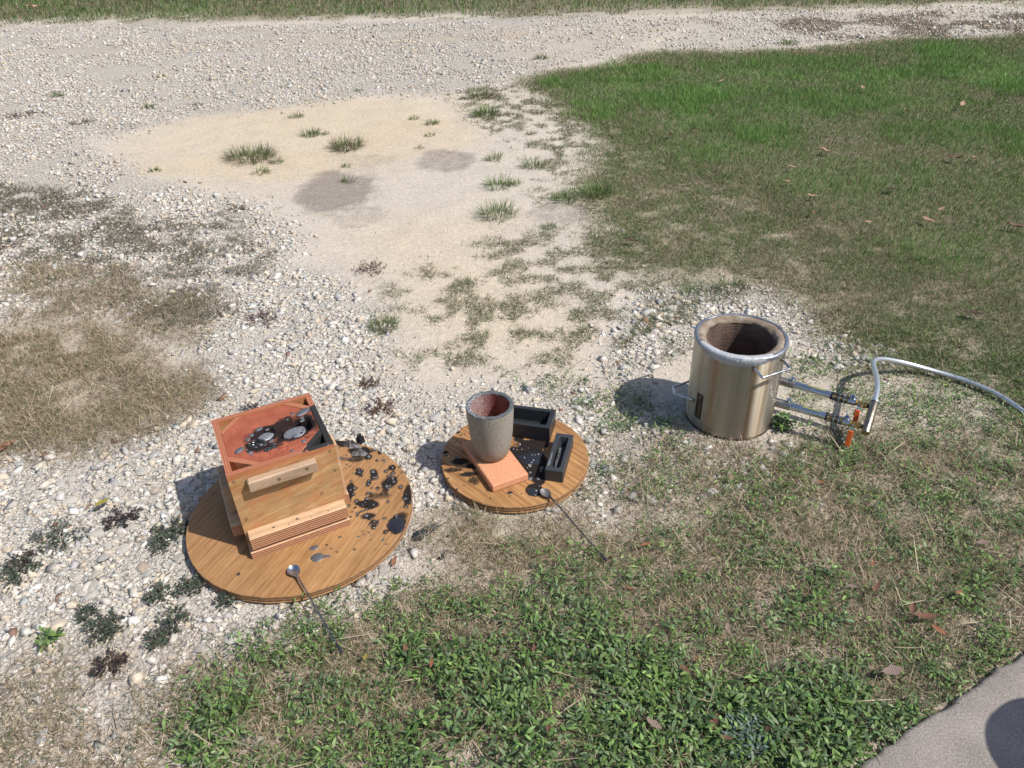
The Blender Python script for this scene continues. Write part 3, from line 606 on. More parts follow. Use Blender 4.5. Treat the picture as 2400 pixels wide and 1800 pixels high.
TUFTS = [(540, 340, 58, 420, 'mixed', 'widest grass tuft on the smooth sand, upper left of the box'), (750, 318, 38, 300, 'mixed', 'bushy greyish grass tuft on sand, above the dark stain'),
         (598, 350, 16, 70, 'mixed', 'small grass tuft touching the widest tuft on its right'), (672, 291, 22, 110, 'green', 'green tuft on sand between the widest tuft and the lane'), (705, 288, 10, 40, 'green', 'tiny tuft just right of the green tuft on sand'),
         (565, 372, 20, 70, 'green', 'small spiky tuft below the widest grass tuft'), (335, 368, 13, 50, 'green', 'lone small tuft at the left end of the sand patch'), (752, 392, 17, 70, 'green', 'green tuft at the top edge of the round dark stain'),
         (748, 360, 12, 40, 'green', 'small tuft between bushy greyish tuft and dark stain'), (640, 252, 16, 60, 'green', 'small tuft near the upper edge of the sand patch'), (895, 256, 12, 45, 'green', 'small tuft left of the rounded green tuft on sand'),
         (934, 268, 15, 80, 'green', 'rounded green tuft on sand near the lawn corner'), (928, 293, 12, 40, 'green', 'flat little tuft just below the rounded green tuft'), (905, 320, 11, 36, 'mixed', 'faded tuft beside the long thin stain'),
         (1070, 343, 22, 90, 'green', 'spiky tuft on grey sand, upper of the pair left of the lawn'), (1150, 358, 26, 110, 'green', 'spiky tuft on grey sand, close to the browning lawn edge'), (1076, 403, 34, 130, 'green', 'spread-out tuft with long blades in the middle of grey sand'),
         (1112, 398, 17, 70, 'green', 'small tuft touching the right side of the spread-out tuft'), (1076, 464, 46, 230, 'green', 'large star-shaped green tuft above the crucible'), (1220, 432, 30, 190, 'green', 'dense green tuft at the lawn edge above a grey stain'),
         (1290, 420, 40, 280, 'green', 'biggest leafy tuft at the lawn edge, right of the stain'), (1185, 490, 18, 90, 'green', 'dark green tuft under the grey stain at the lawn edge'), (1050, 248, 34, 200, 'green', 'pale green tuft on the sand by the lawn corner'),
         (1040, 210, 40, 170, 'mixed', 'long low patch of grass pointing out from the lawn corner'), (613, 187, 9, 30, 'mixed', 'tiny tuft alone on the pale gravel lane'), (775, 196, 11, 34, 'mixed', 'tiny tuft at the lane edge above the sand patch'),
         (124, 208, 14, 50, 'green', 'small green tuft on the gravel lane at far left'), (322, 232, 17, 60, 'green', 'low green tuft on gravel above the left end of sand'), (1170, 126, 16, 70, 'mixed', 'tuft on gravel just before the lawn tip'),
         (425, 228, 14, 60, 'brown', 'flat brown dead tuft on gravel above the sand patch'), (48, 249, 22, 90, 'brown', 'wide brown dead tuft on gravel at the left border'), (178, 265, 20, 80, 'brown', 'brown dead tuft on gravel left of the sand patch'),
         (510, 450, 18, 110, 'brown', 'brown dead tuft standing on pale ground below the sand patch'), (1490, 632, 28, 130, 'green', 'spiky tuft on white gravel behind the furnace'), (1585, 625, 36, 220, 'mixed', 'broad low tuft on white gravel at the lawn edge behind the furnace'),
         (1445, 735, 16, 60, 'green', 'small tuft left of the furnace rim'), (1705, 95, 18, 90, 'green', 'dark weedy tuft at the far lawn edge by the lane'), (830, 705, 34, 220, 'green', 'green tuft at the left edge of the sparse grass')]
for t in TUFTS: tuft(*t)
def weed_plant(px, py, rpx, nl, kind, label, cat='weed'):
    q = g2(px, py); rad = rpx*np.linalg.norm(q-np.array([0, 0, CAM_H]))/1594
    nl = int(nl*1.7); arms = rng.integers(6, 10); arm = rng.integers(0, arms, nl); ang = (np.arange(arms)/arms*6.283+rng.uniform(-.3, .3, arms))[arm]; t = rng.random(nl)**.7
    P = np.stack([q[0]+np.cos(ang)*t*rad+rng.normal(0, rad*.10, nl), q[1]+np.sin(ang)*t*rad+rng.normal(0, rad*.10, nl)], 1)
    cols = {'dark': pal(nl, [(.075, .105, .065), (.10, .115, .08), (.11, .085, .07), (.06, .08, .06)], [2, 1.5, 1, 1.5]), 'purple': pal(nl, [(.075, .045, .045), (.05, .035, .035), (.05, .055, .04)], [2, 1, 1]),
            'brown': pal(nl, [(.12, .06, .045), (.09, .05, .04), (.16, .10, .07)], [2, 2, 1]), 'green': pal(nl, WG, [2, 2, 1, 1, 1]), 'grey': pal(nl, [(.13, .19, .15), (.17, .23, .19), (.10, .15, .11)], [2, 1, 1])}[kind]
    L = np.full(nl, .010 if kind != 'green' else .017)*rng.uniform(.6, 1.3, nl)
    z = zground(P[:, 0], P[:, 1])+rng.uniform(.004, .022, nl)*(1.6 if kind in ('green', 'grey') else 1)
    lv = leaves(P, z, L, L*.5, ang+rng.normal(0, 1.0, nl), rng.uniform(-.2, .9, nl), rng.uniform(0, .4, nl), cols)
    st = blades(np.stack([np.full(arms, q[0]), np.full(arms, q[1])], 1), np.full(arms, rad*1.2), np.full(arms, .0025), np.full(arms, 1.35), np.full(arms, .2), pal(arms, [(.13, .09, .06)], [1]), az=np.arange(arms)/arms*6.283)
    return obj_plant('weed_plant', [lv, st], M_LEAF, q, label, cat, 'single weeds growing through the gravel')
WEEDS = [(38, 1240, 34, 190, 'dark', 'dark sprawling weed on gravel at the left border, below the long box shadow'), (50, 1215, 22, 90, 'purple', 'purplish weed above the dark weed at the left border'), (128, 1165, 46, 200, 'dark', 'wide feathery green-black weed left of the large board'),
         (225, 1358, 32, 230, 'dark', 'dense dark weed right of the pale blocky stone'), (187, 1330, 16, 80, 'dark', 'small dark weed touching the pale blocky stone'), (238, 1440, 26, 170, 'purple', 'purplish weed below the dense dark weed, foreground left'),
         (342, 1285, 24, 130, 'dark', 'dark weed on gravel under the left rim of the large board'), (375, 1345, 30, 150, 'dark', 'sprawling dark weed between gravel and large board'), (410, 1270, 26, 140, 'dark', 'dark weed close against the left rim of large board'),
         (345, 1180, 24, 110, 'dark', 'small green-black weed left of the large board rim'), (372, 1150, 34, 260, 'dark', 'dark weed in the box shadow at the large board rim'), (262, 1122, 30, 160, 'purple', 'purplish weed on gravel left of the box shadow'),
         (490, 1300, 18, 80, 'dark', 'small dark weed at the lower rim of large board'), (110, 1385, 16, 40, 'green', 'little bright green weed on gravel, foreground left'), (340, 1385, 22, 100, 'dark', 'thin dark weed beside the reddish flat stone'),
         (565, 692, 34, 160, 'brown', 'brown dried weed on gravel above the box'), (800, 581, 34, 150, 'brown', 'brown leafy litter at the left edge of the sparse grass'), (800, 832, 20, 90, 'brown', 'brown dried weed on gravel above the large board'),
         (545, 887, 20, 80, 'purple', 'dark weed behind the left corner of the box'), (595, 895, 18, 70, 'brown', 'brown weed behind the box rim'), (825, 885, 30, 130, 'brown', 'reddish-brown dry weed between the box and the crucible'), (215, 560, 24, 80, 'dark', 'dark weed on gravel at left, above the dry grass'),
         (1605, 1600, 42, 330, 'grey', 'pale grey-green feathery weed at the bottom edge left of the slab'), (1690, 920, 20, 90, 'green', 'green weed under the burner tubes beside the furnace')]
for w in WEEDS: weed_plant(*w)

def leaf_mesh(k):
    r = np.random.default_rng(50+k); V = []; nx_, ny_ = 9, 5; curl = r.uniform(.4, 1.4); fold = r.uniform(.2, .8)
    for i in range(nx_):
        t = i/(nx_-1); w = (math.sin(math.pi*min(1, t*.96+.03))**.75)*(.38+.06*math.sin(t*19+k))
        for j in range(ny_):
            s = (j/(ny_-1)-.5)*2; x = (t-.5)*2*(1-.08*abs(s)); y = s*w*(1+.12*math.sin(7*t+k)); z = fold*abs(s)*w*.7+curl*.18*(x*x)+.05*math.sin(5*x+3*s+k); V.append((x, y, z))
    tail = len(V); V += [(-1.0, -.02, V[2][2]), (-1.0, .02, V[2][2]), (-1.35, 0, V[2][2]+.05)]
    F = [(i*ny_+j, (i+1)*ny_+j, (i+1)*ny_+j+1, i*ny_+j+1) for i in range(nx_-1) for j in range(ny_-1)]
    me = bpy.data.meshes.new('fallen_leaf'); V = np.array(V); V[:, 2] -= V[:, 2].min(); me.from_pydata([tuple(v) for v in V], [], F+[(tail, tail+1, tail+2)]); me.update()
    me.polygons.foreach_set('use_smooth', [True]*len(me.polygons)); return me
def leaf_mat(name, a, b):
    n = N(name); co = n.coord('Object'); f = n.noise(co, 3.5, 5, .6); w = n.node('ShaderNodeTexWave', {'Vector': co, 'Scale': 2.2, 'Distortion': 1.5}).outputs[1]
    n.set('Base Color', n.mix(1.0, n.mix(f, a, b), n.ramp(w, [(.0, .8), (.6, 1.05)]), 'MULTIPLY')); n.set('Roughness', .75); n.bump(w, .4, .05); return n.m
LM = {'brown': leaf_mat('leaf_brown', (.12, .055, .032), (.24, .125, .075)), 'tan': leaf_mat('leaf_tan', (.38, .23, .145), (.50, .33, .22)), 'dark': leaf_mat('leaf_dark', (.045, .025, .018), (.10, .05, .032)),
      'grey': leaf_mat('leaf_grey', (.20, .14, .115), (.30, .215, .175)), 'yellow': leaf_mat('leaf_yellow', (.22, .19, .03), (.36, .31, .06)), 'rust': leaf_mat('leaf_rust', (.22, .085, .04), (.34, .15, .075))}
LEAFM = {}
def fallen(px, py, s, kind, label, zoff=.008):
    zoff += .016 if zoff > .011 else 0
    s *= 1.3
    q = g2(px, py); d = np.linalg.norm(q-np.array([0, 0, CAM_H])); r = max(s*.5*d/1594, .012)
    key = (kind, random.randrange(4))
    if key not in LEAFM:
        m_ = leaf_mesh(key[1]+7*list(LM).index(kind)); m_.materials.append(LM[kind]); LEAFM[key] = m_
    o = link('fallen_leaf', LEAFM[key], None, None, (q[0], q[1], float(zground(np.array([q[0]]), np.array([q[1]]))[0])+zoff), (random.uniform(-.25, .25), random.uniform(-.25, .25), random.uniform(0, 6.28)), (r, r, r))
    return tag(o, label, 'leaf', 'fallen leaves')
LEAVES = [(72, 24, 20, 'tan', 'tan leaf on the far verge at the upper left', .05), (770, 8, 16, 'tan', 'tan leaf on the far verge near the top middle', .05),
          (1557, 185, 14, 'tan', 'pale leaf high on the lawn, nearest the lawn tip', .03), (1862, 202, 12, 'tan', 'pale leaf in tall grass below the brown lane streaks', .03), (1955, 250, 15, 'tan', 'upright tan leaf at the upper right of the lawn', .03), (2075, 238, 17, 'tan', 'tan leaf on lawn, upper right, in a row with another', .03),
          (1572, 300, 12, 'brown', 'small brown leaf below the tall bright grass', .02), (1448, 300, 22, 'brown', 'brown curled leaf at the bare spot of the upper lawn', .015), (1498, 288, 10, 'dark', 'dark crumb of leaf above the bare spot of lawn', .015),
          (1780, 336, 20, 'tan', 'largest tan leaf in the middle of the lawn', .02), (1709, 372, 15, 'tan', 'tan leaf left of the largest lawn leaf', .02), (1700, 405, 14, 'tan', 'tan leaf below the left neighbour of the largest lawn leaf', .02), (1752, 434, 18, 'tan', 'pinkish tan leaf on a bare patch in mid lawn', .015),
          (1922, 418, 22, 'dark', 'dark leaf with a deep shadow on the right half of the lawn', .015), (2002, 486, 24, 'tan', 'pale pointed leaf on lawn left of the small dark hollow', .015), (1873, 492, 12, 'tan', 'pale leaf beside the bluish weed patch', .015), (2060, 352, 24, 'brown', 'long brown leaf on lawn at upper right', .02),
          (2100, 352, 14, 'tan', 'small tan leaf right of the long brown one', .02), (2030, 462, 13, 'tan', 'small tan leaf above the pale pointed leaf', .015), (2190, 500, 24, 'brown', 'brown leaf at the right border of the lawn', .015), (2100, 690, 30, 'dark', 'big dark curled leaf on lawn above the hose', .012),
          (1363, 530, 24, 'dark', 'dark curled leaf on pale soil at the lawn edge', .012), (1690, 531, 13, 'dark', 'small dark leaf in the browning lower lawn', .012), (1755, 470, 13, 'brown', 'brown leaf below the pinkish one in mid lawn', .015),
          (12, 968, 34, 'rust', 'rusty brown leaf at the left border on dry grass', .008), (228, 1099, 24, 'yellow', 'yellow-green leaf lying on gravel left of the large board', .014), (852, 1216, 20, 'rust', 'rusty leaf standing against the right rim of large board', .01), (793, 1437, 10, 'yellow', 'small yellow leaf on weeds right of the spoon end', .02),
          (880, 1420, 20, 'brown', 'brown leaf on weeds, first right of the yellow leaf', .02), (935, 1450, 16, 'rust', 'rusty leaf on weeds below the first brown leaf', .02), (1156, 1416, 20, 'brown', 'brown leaf on weeds below the charred spoon end', .02), (1050, 1475, 18, 'brown', 'brown crumpled leaf in dense weeds, centre bottom', .02),
          (1185, 1590, 22, 'brown', 'brown leaf at the bottom edge of the middle', .02), (1360, 1285, 12, 'rust', 'small rusty leaf right of the charred spoon end', .015), (1394, 1190, 20, 'rust', 'rusty leaf by the right side of the charred spoon', .012), (1568, 1372, 20, 'grey', 'greyish leaf on straw in the middle of the foreground', .018),
          (1500, 1440, 16, 'brown', 'upper brown leaf of a loose pair in the foreground weeds', .018), (1475, 1462, 22, 'brown', 'lower brown leaf of a loose pair in the foreground weeds', .018), (1540, 1578, 30, 'brown', 'long brown leaf left of the pale feathery weed', .02), (1562, 1612, 22, 'brown', 'curled leaf touching the pale feathery weed', .02),
          (1410, 1582, 28, 'grey', 'pale brown broad leaf on weeds at the bottom', .02), (1655, 1590, 18, 'dark', 'dark leaf right of the pale feathery weed', .02), (1918, 1472, 34, 'grey', 'broad greyish leaf on dark weeds near the slab', .025), (2020, 1383, 24, 'rust', 'reddish leaf on grass above the slab corner', .02), (1990, 1352, 34, 'brown', 'cluster leaf, largest brown one above the slab', .02),
          (1965, 1335, 24, 'brown', 'brown leaf left of the largest one above the slab', .018), (2062, 1300, 16, 'rust', 'rusty leaf by the right border above the slab', .018), (1885, 1290, 22, 'brown', 'brown leaf in straw midway between slab and furnace', .018), (1835, 1285, 16, 'grey', 'grey leaf left of the brown one in straw', .018), (1735, 1300, 14, 'brown', 'brown leaf on straw left of the grey leaf', .018),
          (1880, 1235, 14, 'rust', 'small rusty leaf under the hose side of the weeds', .018), (2115, 1190, 22, 'grey', 'large faded leaf on weeds at the right border', .018), (1578, 1042, 12, 'tan', 'small tan leaf in front of the furnace', .012), (1770, 1055, 12, 'rust', 'orange-brown leaf below the orange valve levers', .012)]
for l in LEAVES: fallen(*l)

# ================================================================== materials of the made things
def wood_mat(name, a, b, grain=(1, 14, 14), rot=(0, 0, 0), knots=.0, red=0.0, redc=(.45, .17, .08), scale=14, char=False, gloss=.55, wave=.16, rimred=False):
    n = N(name); co = n.coord('Object', grain, rot); co1 = n.coord('Object')
    f = n.noise(co, scale, 6, .62, .6); f2 = n.noise(co, scale*5, 3, .6); f3 = n.noise(co1, 9, 4)
    wv = n.node('ShaderNodeTexWave', {'Vector': co, 'Scale': 1.2, 'Distortion': 5.0, 'Detail': 3.0, 'Detail Scale': 1.2}, bands_direction='Y').outputs[1]
    c = n.mix(n.ramp(f, [(.3, 0), (.7, 1)]), a, b); c = n.mix(1.0, c, n.ramp(f2, [(.3, .82), (.7, 1.1)]), 'MULTIPLY')
    c = n.mix(1.0, c, n.ramp(wv, [(0, 1-wave), (.5, 1.03)]), 'MULTIPLY'); c = n.mix(1.0, c, n.ramp(f3, [(.3, .85), (.7, 1.1)]), 'MULTIPLY')
    if rimred:
        zc_ = n.node('ShaderNodeSeparateXYZ', {0: co1}).outputs[2]; c = n.mix(n.ramp(n.math('ADD', zc_, n.math('MULTIPLY', n.math('SUBTRACT', f3, .5), .05)), [(.244, 0), (.262, .75)]), c, (.40, .13, .055))
    if red: c = n.mix(n.ramp(n.noise(co1, 16, 4), [(.48, 0), (.75, red)]), c, redc)
    rg = gloss; k = None
    if char:
        ch = n.attr('char', True); nz = n.noise(n.coord('Object', (1, 1, 1)), 90, 5, .7); grn = n.noise(co, 60, 4, .7)
        k = n.ramp(n.math('ADD', n.math('ADD', ch, n.math('MULTIPLY', n.math('SUBTRACT', nz, .5), .7)), n.math('MULTIPLY', n.math('SUBTRACT', grn, .5), .6)), [(.18, 0), (.34, .6), (.50, 1)])
        c = n.mix(k, c, n.mix(nz, (.012, .011, .012), (.03, .022, .018)))
    n.set('Base Color', c); n.set('Roughness', rg if k is None else n.ramp(k, [(0, rg), (1, .8)])); n.set('Specular IOR Level', .35 if k is None else n.ramp(k, [(0, .35), (1, .12)])); n.bump(n.math('ADD', f2, f), .25, .0015); return n.m
M_BOARD = wood_mat('plywood_board_large', (.285, .140, .052), (.46, .262, .118), (1.3, 20, 4), (0, 0, math.radians(-66)), char=True, scale=5, wave=.10)
M_BOARD2 = wood_mat('plywood_board_small', (.245, .105, .036), (.54, .30, .125), (1.0, 13, 4), (0, 0, math.radians(47)), char=True, scale=5, wave=.20)
M_BOX = wood_mat('pine_plywood', (.46, .225, .085), (.66, .45, .235), (2.0, 1, 13), (0, math.radians(12), 0), red=.75, redc=(.46, .17, .07), scale=5, wave=.22, rimred=True)
M_PINE = wood_mat('pine_batten', (.58, .37, .22), (.66, .46, .29), (1.5, 10, 10), red=.25, scale=8)
M_CEDAR = wood_mat('grey_batten', (.40, .27, .175), (.50, .355, .245), (1.5, 10, 10), scale=9)
def ply_edge(name, zscale, redness=.5, axis='Z', light=(.52, .30, .17), dark=(.22, .085, .045), char=False):
    n = N(name); co = n.coord('Object'); sep = n.node('ShaderNodeSeparateXYZ', {0: co}); w = n.math('ADD', sep.outputs[0], sep.outputs[1]) if axis == 'P' else n.math('SUBTRACT', sep.outputs[0], sep.outputs[1]) if axis == 'M' else sep.outputs[{'X': 0, 'Y': 1, 'Z': 2}[axis]]
    s = n.math('SINE', n.math('ADD', n.math('MULTIPLY', w, zscale), n.math('MULTIPLY', n.noise(co, 25, 2), 2.2)))
    f = n.noise(co, 190, 4, .7); c = n.mix(n.ramp(s, [(.35, 0), (.6, 1)]), light, dark)
    c = n.mix(1.0, c, n.ramp(f, [(.3, .72), (.7, 1.12)]), 'MULTIPLY'); c = n.mix(n.math('MULTIPLY', n.noise(co, 12, 3), redness), c, (.42, .13, .065))
    if char:
        ch = n.attr('char', True); nz = n.noise(co, 70, 4, .7); c = n.mix(n.ramp(n.math('ADD', ch, n.math('MULTIPLY', n.math('SUBTRACT', nz, .5), .6)), [(.35, 0), (.6, 1)]), c, (.02, .018, .018))
    n.set('Base Color', c); n.set('Roughness', .75); n.bump(n.math('ADD', s, f), .35, .002); return n.m
M_PLYSIDE = ply_edge('ply_edge_side', 900, .35)
M_DISCEDGE = ply_edge('board_edge_plies', 1000, .1, light=(.36, .20, .085), dark=(.13, .065, .028))
M_SCREW = simple('screw_steel', (.20, .17, .15), .45, .9)
M_GLASSBLACK = simple('black_slag', (.020, .020, .023), .22, .0, .3, 60, .3, 300, .001, spec=.9)
M_SLAGGREY = simple('grey_slag', (.13, .137, .15), .42, .35, .3, 80, .4, 260, .001)
M_CHARCOAL = simple('charcoal', (.022, .024, .03), .5, .0, .4, 40, .6, 120, .003, spec=.6)
M_ASH = simple('grey_ash', (.20, .20, .21), .9, 0, .6, 55, .8, 140, .004)

# ------------------------------------------------------------------ the two round boards
def fold_char(blobs, x, y, seed):
    out = np.zeros(len(x)); nz = (fbm(x, y, .05, seed, 4)-.5)
    for bx, by, rx, ry, w in blobs:
        d = np.hypot((x-bx)/rx, (y-by)/ry)+nz*1.0; out = np.maximum(out, w*sstep(1.25, .5, d))
    return out
def disc(name, R, T, mat, blobs, seed, rings=70, seg=220):
    """plywood disc, top at T above the ground, char attribute on the top face"""
    V = [(0, 0, T)]; F = []; rr = np.concatenate([np.linspace(0, 1, rings+1)[1:]*(R-.002)])
    for r in rr: V += [(r*math.cos(a), r*math.sin(a), T) for a in np.linspace(0, 2*math.pi, seg, endpoint=False)]
    for i in range(seg): F.append((0, 1+i, 1+(i+1) % seg))
    for k in range(rings-1):
        for i in range(seg): F.append((1+k*seg+i, 1+(k+1)*seg+i, 1+(k+1)*seg+(i+1) % seg, 1+k*seg+(i+1) % seg))
    ntop = len(F); last = 1+(rings-1)*seg; prev = last
    nz = np.random.default_rng(seed).random(seg)
    for off, z in ((0, T-.002), (-.0015, T*.68), (.0005, T*.6), (-.002, T*.36), (0, T*.28), (-.001, .004)):
        base = len(V); V += [((R+off-.0014*nz[i])*math.cos(2*math.pi*i/seg), (R+off-.0014*nz[i])*math.sin(2*math.pi*i/seg), z) for i in range(seg)]
        for i in range(seg): F.append((prev+i, base+i, base+(i+1) % seg, prev+(i+1) % seg))
        prev = base
    F.append(tuple(prev+i for i in range(seg-1, -1, -1)))
    me = bpy.data.meshes.new(name); me.from_pydata(V, [], F); me.update(); A = np.array(V)
    a = me.attributes.new('char', 'FLOAT', 'POINT'); a.data.foreach_set('value', fold_char(blobs, A[:, 0], A[:, 1], seed).astype(np.float32))
    me.polygons.foreach_set('material_index', [0]*ntop+[1]*(len(F)-ntop)); me.materials.append(mat); me.materials.append(M_DISCEDGE); return me
BT = .03
B1 = (-.634, 1.6007); B2 = (.0003, 1.8086)
def on_board(px, py, B, z=BT):                        # photo pixel -> board coordinates
    q = G(px, py, z); return q[0]-B[0], q[1]-B[1]
def c5(x, y): return 760+x*.1808, 1000+y*.1808
def rad(rpx, B): return rpx*math.hypot(math.hypot(*B), CAM_H)/FPX
S5 = .1808
char1 = []
DR = [(440, 555, 22), (450, 590, 20), (480, 635, 22), (375, 605, 11), (485, 565, 12), (630, 585, 30), (635, 655, 14), (665, 660, 22), (600, 640, 10), (878, 530, 27), (800, 580, 18), (890, 600, 20), (838, 635, 15), (885, 670, 22), (900, 715, 25), (805, 775, 25), (850, 765, 18), (830, 800, 14), (828, 690, 10),
      (575, 390, 30), (640, 300, 25), (725, 350, 15), (735, 305, 12), (210, 405, 20), (250, 410, 14), (315, 410, 12), (290, 375, 11), (375, 412, 10), (685, 440, 15), (770, 435, 18), (785, 465, 9), (975, 530, 12), (1015, 590, 12), (575, 705, 18), (570, 745, 18), (350, 700, 16), (390, 800, 22), (340, 820, 16), (690, 805, 15), (615, 795, 12),
      (565, 860, 18), (600, 857, 11), (375, 875, 18), (415, 965, 20), (320, 955, 18), (550, 935, 22), (490, 1010, 28), (630, 1005, 30), (530, 980, 10), (825, 970, 14), (985, 780, 20), (1050, 935, 25), (1015, 920, 12), (1060, 875, 9), (1115, 975, 20), (310, 1025, 18), (400, 1050, 12), (545, 1068, 16), (485, 1098, 15), (430, 1125, 16), (545, 1155, 26),
      (590, 1190, 16), (640, 1225, 20), (705, 1220, 14), (590, 1265, 14), (640, 1310, 22), (680, 1265, 12), (775, 1190, 16), (1055, 1040, 18), (930, 1160, 18), (940, 1190, 13), (960, 1195, 12), (790, 1365, 20), (200, 1430, 11), (485, 1355, 10), (440, 1425, 14), (520, 1395, 10), (575, 1380, 9), (1025, 1240, 10), (880, 1275, 10), (960, 1270, 8), (290, 490, 13), (325, 515, 12), (270, 535, 10),
      (335, 1170, 12), (425, 1158, 11), (370, 1105, 10), (605, 1400, 7), (690, 1265, 10), (800, 1530, 9), (670, 1595, 9), (160, 1620, 8), (35, 1530, 8), (90, 1580, 7), (390, 1590, 7), (600, 1460, 7)]
for x, y, rx, ry, w in [(470, 330, 170, 80, 1.0), (300, 200, 200, 60, 1.0), (560, 390, 70, 45, .9), (930, 1270, 120, 100, 1.1), (870, 720, 115, 95, .8), (1090, 890, 70, 130, 1.0), (560, 1000, 180, 60, .8), (320, 880, 60, 170, .85), (450, 595, 80, 60, .75), (640, 620, 60, 85, .75),
                        (880, 530, 50, 40, .7), (985, 780, 45, 40, .6), (720, 330, 40, 60, .6), (560, 1160, 110, 40, .55), (640, 1260, 80, 70, .5), (570, 730, 40, 60, .6), (700, 900, 220, 60, .42), (400, 420, 240, 60, .45), (800, 830, 60, 80, .45), (1010, 1150, 100, 60, .5)]:
    bx, by = on_board(*c5(x, y), B1); char1.append((bx, by, rad(rx*S5, B1), rad(ry*S5, B1)*1.5, w))
for x, y, r in DR: bx, by = on_board(*c5(x, y), B1); char1.append((bx, by, rad(r*S5, B1)*2.4, rad(r*S5, B1)*2.4, .52))
board1 = thing('plywood_board', 'large round plywood board under the wooden box, black slag spattered on its right half', 'board', (B1[0], B1[1], 0))
link('plywood_disc', disc('plywood_disc', .3252, BT, M_BOARD, char1, 2), None, board1)
def drop_mesh(k):
    r = np.random.default_rng(k); v, f = ico_arrays(2); v = v*(1+.10*np.sin(v@r.normal(0, 2.5, 3)+k))[:, None]; v[:, 2] = np.where(v[:, 2] < 0, v[:, 2]*.1, v[:, 2]); return new_mesh('slag_drop', v, f, True)
DROPS = [drop_mesh(k) for k in range(5)]
for dm in DROPS: dm.materials.append(M_SLAGGREY)
DROPB = [drop_mesh(k+9) for k in range(3)]
for dm in DROPB: dm.materials.append(M_GLASSBLACK)
def drop(parent, bx, by, r, z=BT, flat=.6, sx=1.0, rz=None, grey=True, name='slag_drop'):
    o = bpy.data.objects.new(name, random.choice(DROPS if grey else DROPB)); col.objects.link(o); o.parent = parent
    o.location = (bx, by, z-.0004); o.scale = (r*sx, r, r*flat); o.rotation_euler = (0, 0, random.uniform(0, 6.28) if rz is None else rz); return o
for x, y, r in DR:
    bx, by = on_board(*c5(x, y), B1); drop(board1, bx, by, rad(r*S5, B1), flat=random.uniform(.4, .75), sx=random.uniform(.85, 1.25), grey=random.random() < .8)
for x, y, r, sx, rz in [(765, 1470, 16, 2.1, 1.3), (540, 1150, 12, 3.0, -.6), (130, 0, 0, 0, 0)]:
    if r: bx, by = on_board(*c5(x, y), B1); drop(board1, bx, by, rad(r*S5, B1), flat=.5, sx=sx, rz=rz, grey=True)
# fine spatter too small to pick apart
sv = []; sf = []; k0 = 0
n_sp = 420; a_ = rng.normal(0, 1, (n_sp, 2))
for i in range(n_sp):
    x = rng.uniform(170, 1110); y = rng.uniform(330, 1400) if i % 3 else rng.uniform(380, 1150); bx, by = on_board(*c5(x, y), B1)
    if math.hypot(bx, by) > .317 or (x < 330 and y > 1150): continue
    r = rad(rng.uniform(2, 6.5)*S5, B1); v = OCT[0]*[r*rng.uniform(.8, 1.8), r, r*.4]; an = rng.uniform(0, 6.28); v = np.stack([v[:, 0]*math.cos(an)-v[:, 1]*math.sin(an), v[:, 0]*math.sin(an)+v[:, 1]*math.cos(an), v[:, 2]], 1)
    sv.append(v+[bx, by, BT]); sf.append(OCT[1]+6*k0); k0 += 1
tag(link('slag_spatter', new_mesh('slag_spatter', np.concatenate(sv), np.concatenate(sf), True), M_GLASSBLACK, board1), kind='stuff')
def blob_sheet(name, parent, cx, cy, rx, ry, h, mat, seed, lump=.5, n=36, m=12, z=BT, rz=0.0, lob=.25):
    r = np.random.default_rng(seed); ph = r.uniform(0, 6.28, 5); V = [(0, 0, h)]; F = []
    for j in range(1, m+1):
        t = j/m
        for i in range(n):
            a = 2*math.pi*i/n; w = 1+lob*(math.sin(2*a+ph[0])*.5+math.sin(3*a+ph[1])*.5+math.sin(5*a+ph[2])*.35+math.sin(9*a+ph[3])*.15)
            zz = h*(1-t**3)*(1+lump*r.normal()) if j < m else -.001
            V.append((t*rx*w*math.cos(a), t*ry*w*math.sin(a), max(zz, .0006) if j < m else zz))
    for i in range(n): F.append((0, 1+i, 1+(i+1) % n))
    for j in range(m-1):
        for i in range(n): F.append((1+j*n+i, 1+(j+1)*n+i, 1+(j+1)*n+(i+1) % n, 1+j*n+(i+1) % n))
    me = bpy.data.meshes.new(name); me.from_pydata(V, [], F); me.update(); me.polygons.foreach_set('use_smooth', [lump < .3]*len(F))
    return link(name, me, mat, parent, (cx, cy, z), (0, 0, rz))
bx, by = on_board(*c5(460, 350), B1); blob_sheet('ash_crust', board1, bx, by, rad(115*S5, B1), rad(38*S5, B1)*1.5, .007, M_ASH, 4, .7, lob=.35, rz=-.2)
bx, by = on_board(*c5(350, 240), B1); blob_sheet('ash_crust', board1, bx, by, rad(130*S5, B1), rad(42*S5, B1)*1.5, .009, M_ASH, 6, .8, lob=.35, rz=-.3)
bx, by = on_board(*c5(470, 195), B1); blob_sheet('char_flake', board1, bx, by, rad(55*S5, B1), rad(40*S5, B1)*1.5, .016, M_CHARCOAL, 8, .8, lob=.35)
bx, by = on_board(*c5(935, 1275), B1); blob_sheet('slag_puddle', board1, bx, by, rad(112*S5, B1), rad(84*S5, B1)*1.45, .003, M_GLASSBLACK, 5, .12, lob=.16, rz=.3)
def c4a(x, y): return 480+x*.16275, 1060+y*.16275
bx, by = on_board(*c4a(1575, 1375), B1); blob_sheet('slag_puddle', board1, bx, by, rad(62*.163, B1), rad(27*.163, B1)*1.5, .002, M_SLAGGREY, 12, .08, lob=.08, rz=.35)
bx, by = on_board(*c4a(1615, 1512), B1); blob_sheet('slag_puddle', board1, bx, by, rad(86*.163, B1), rad(50*.163, B1)*1.5, .003, M_SLAGGREY, 13, .10, lob=.07, rz=.1)
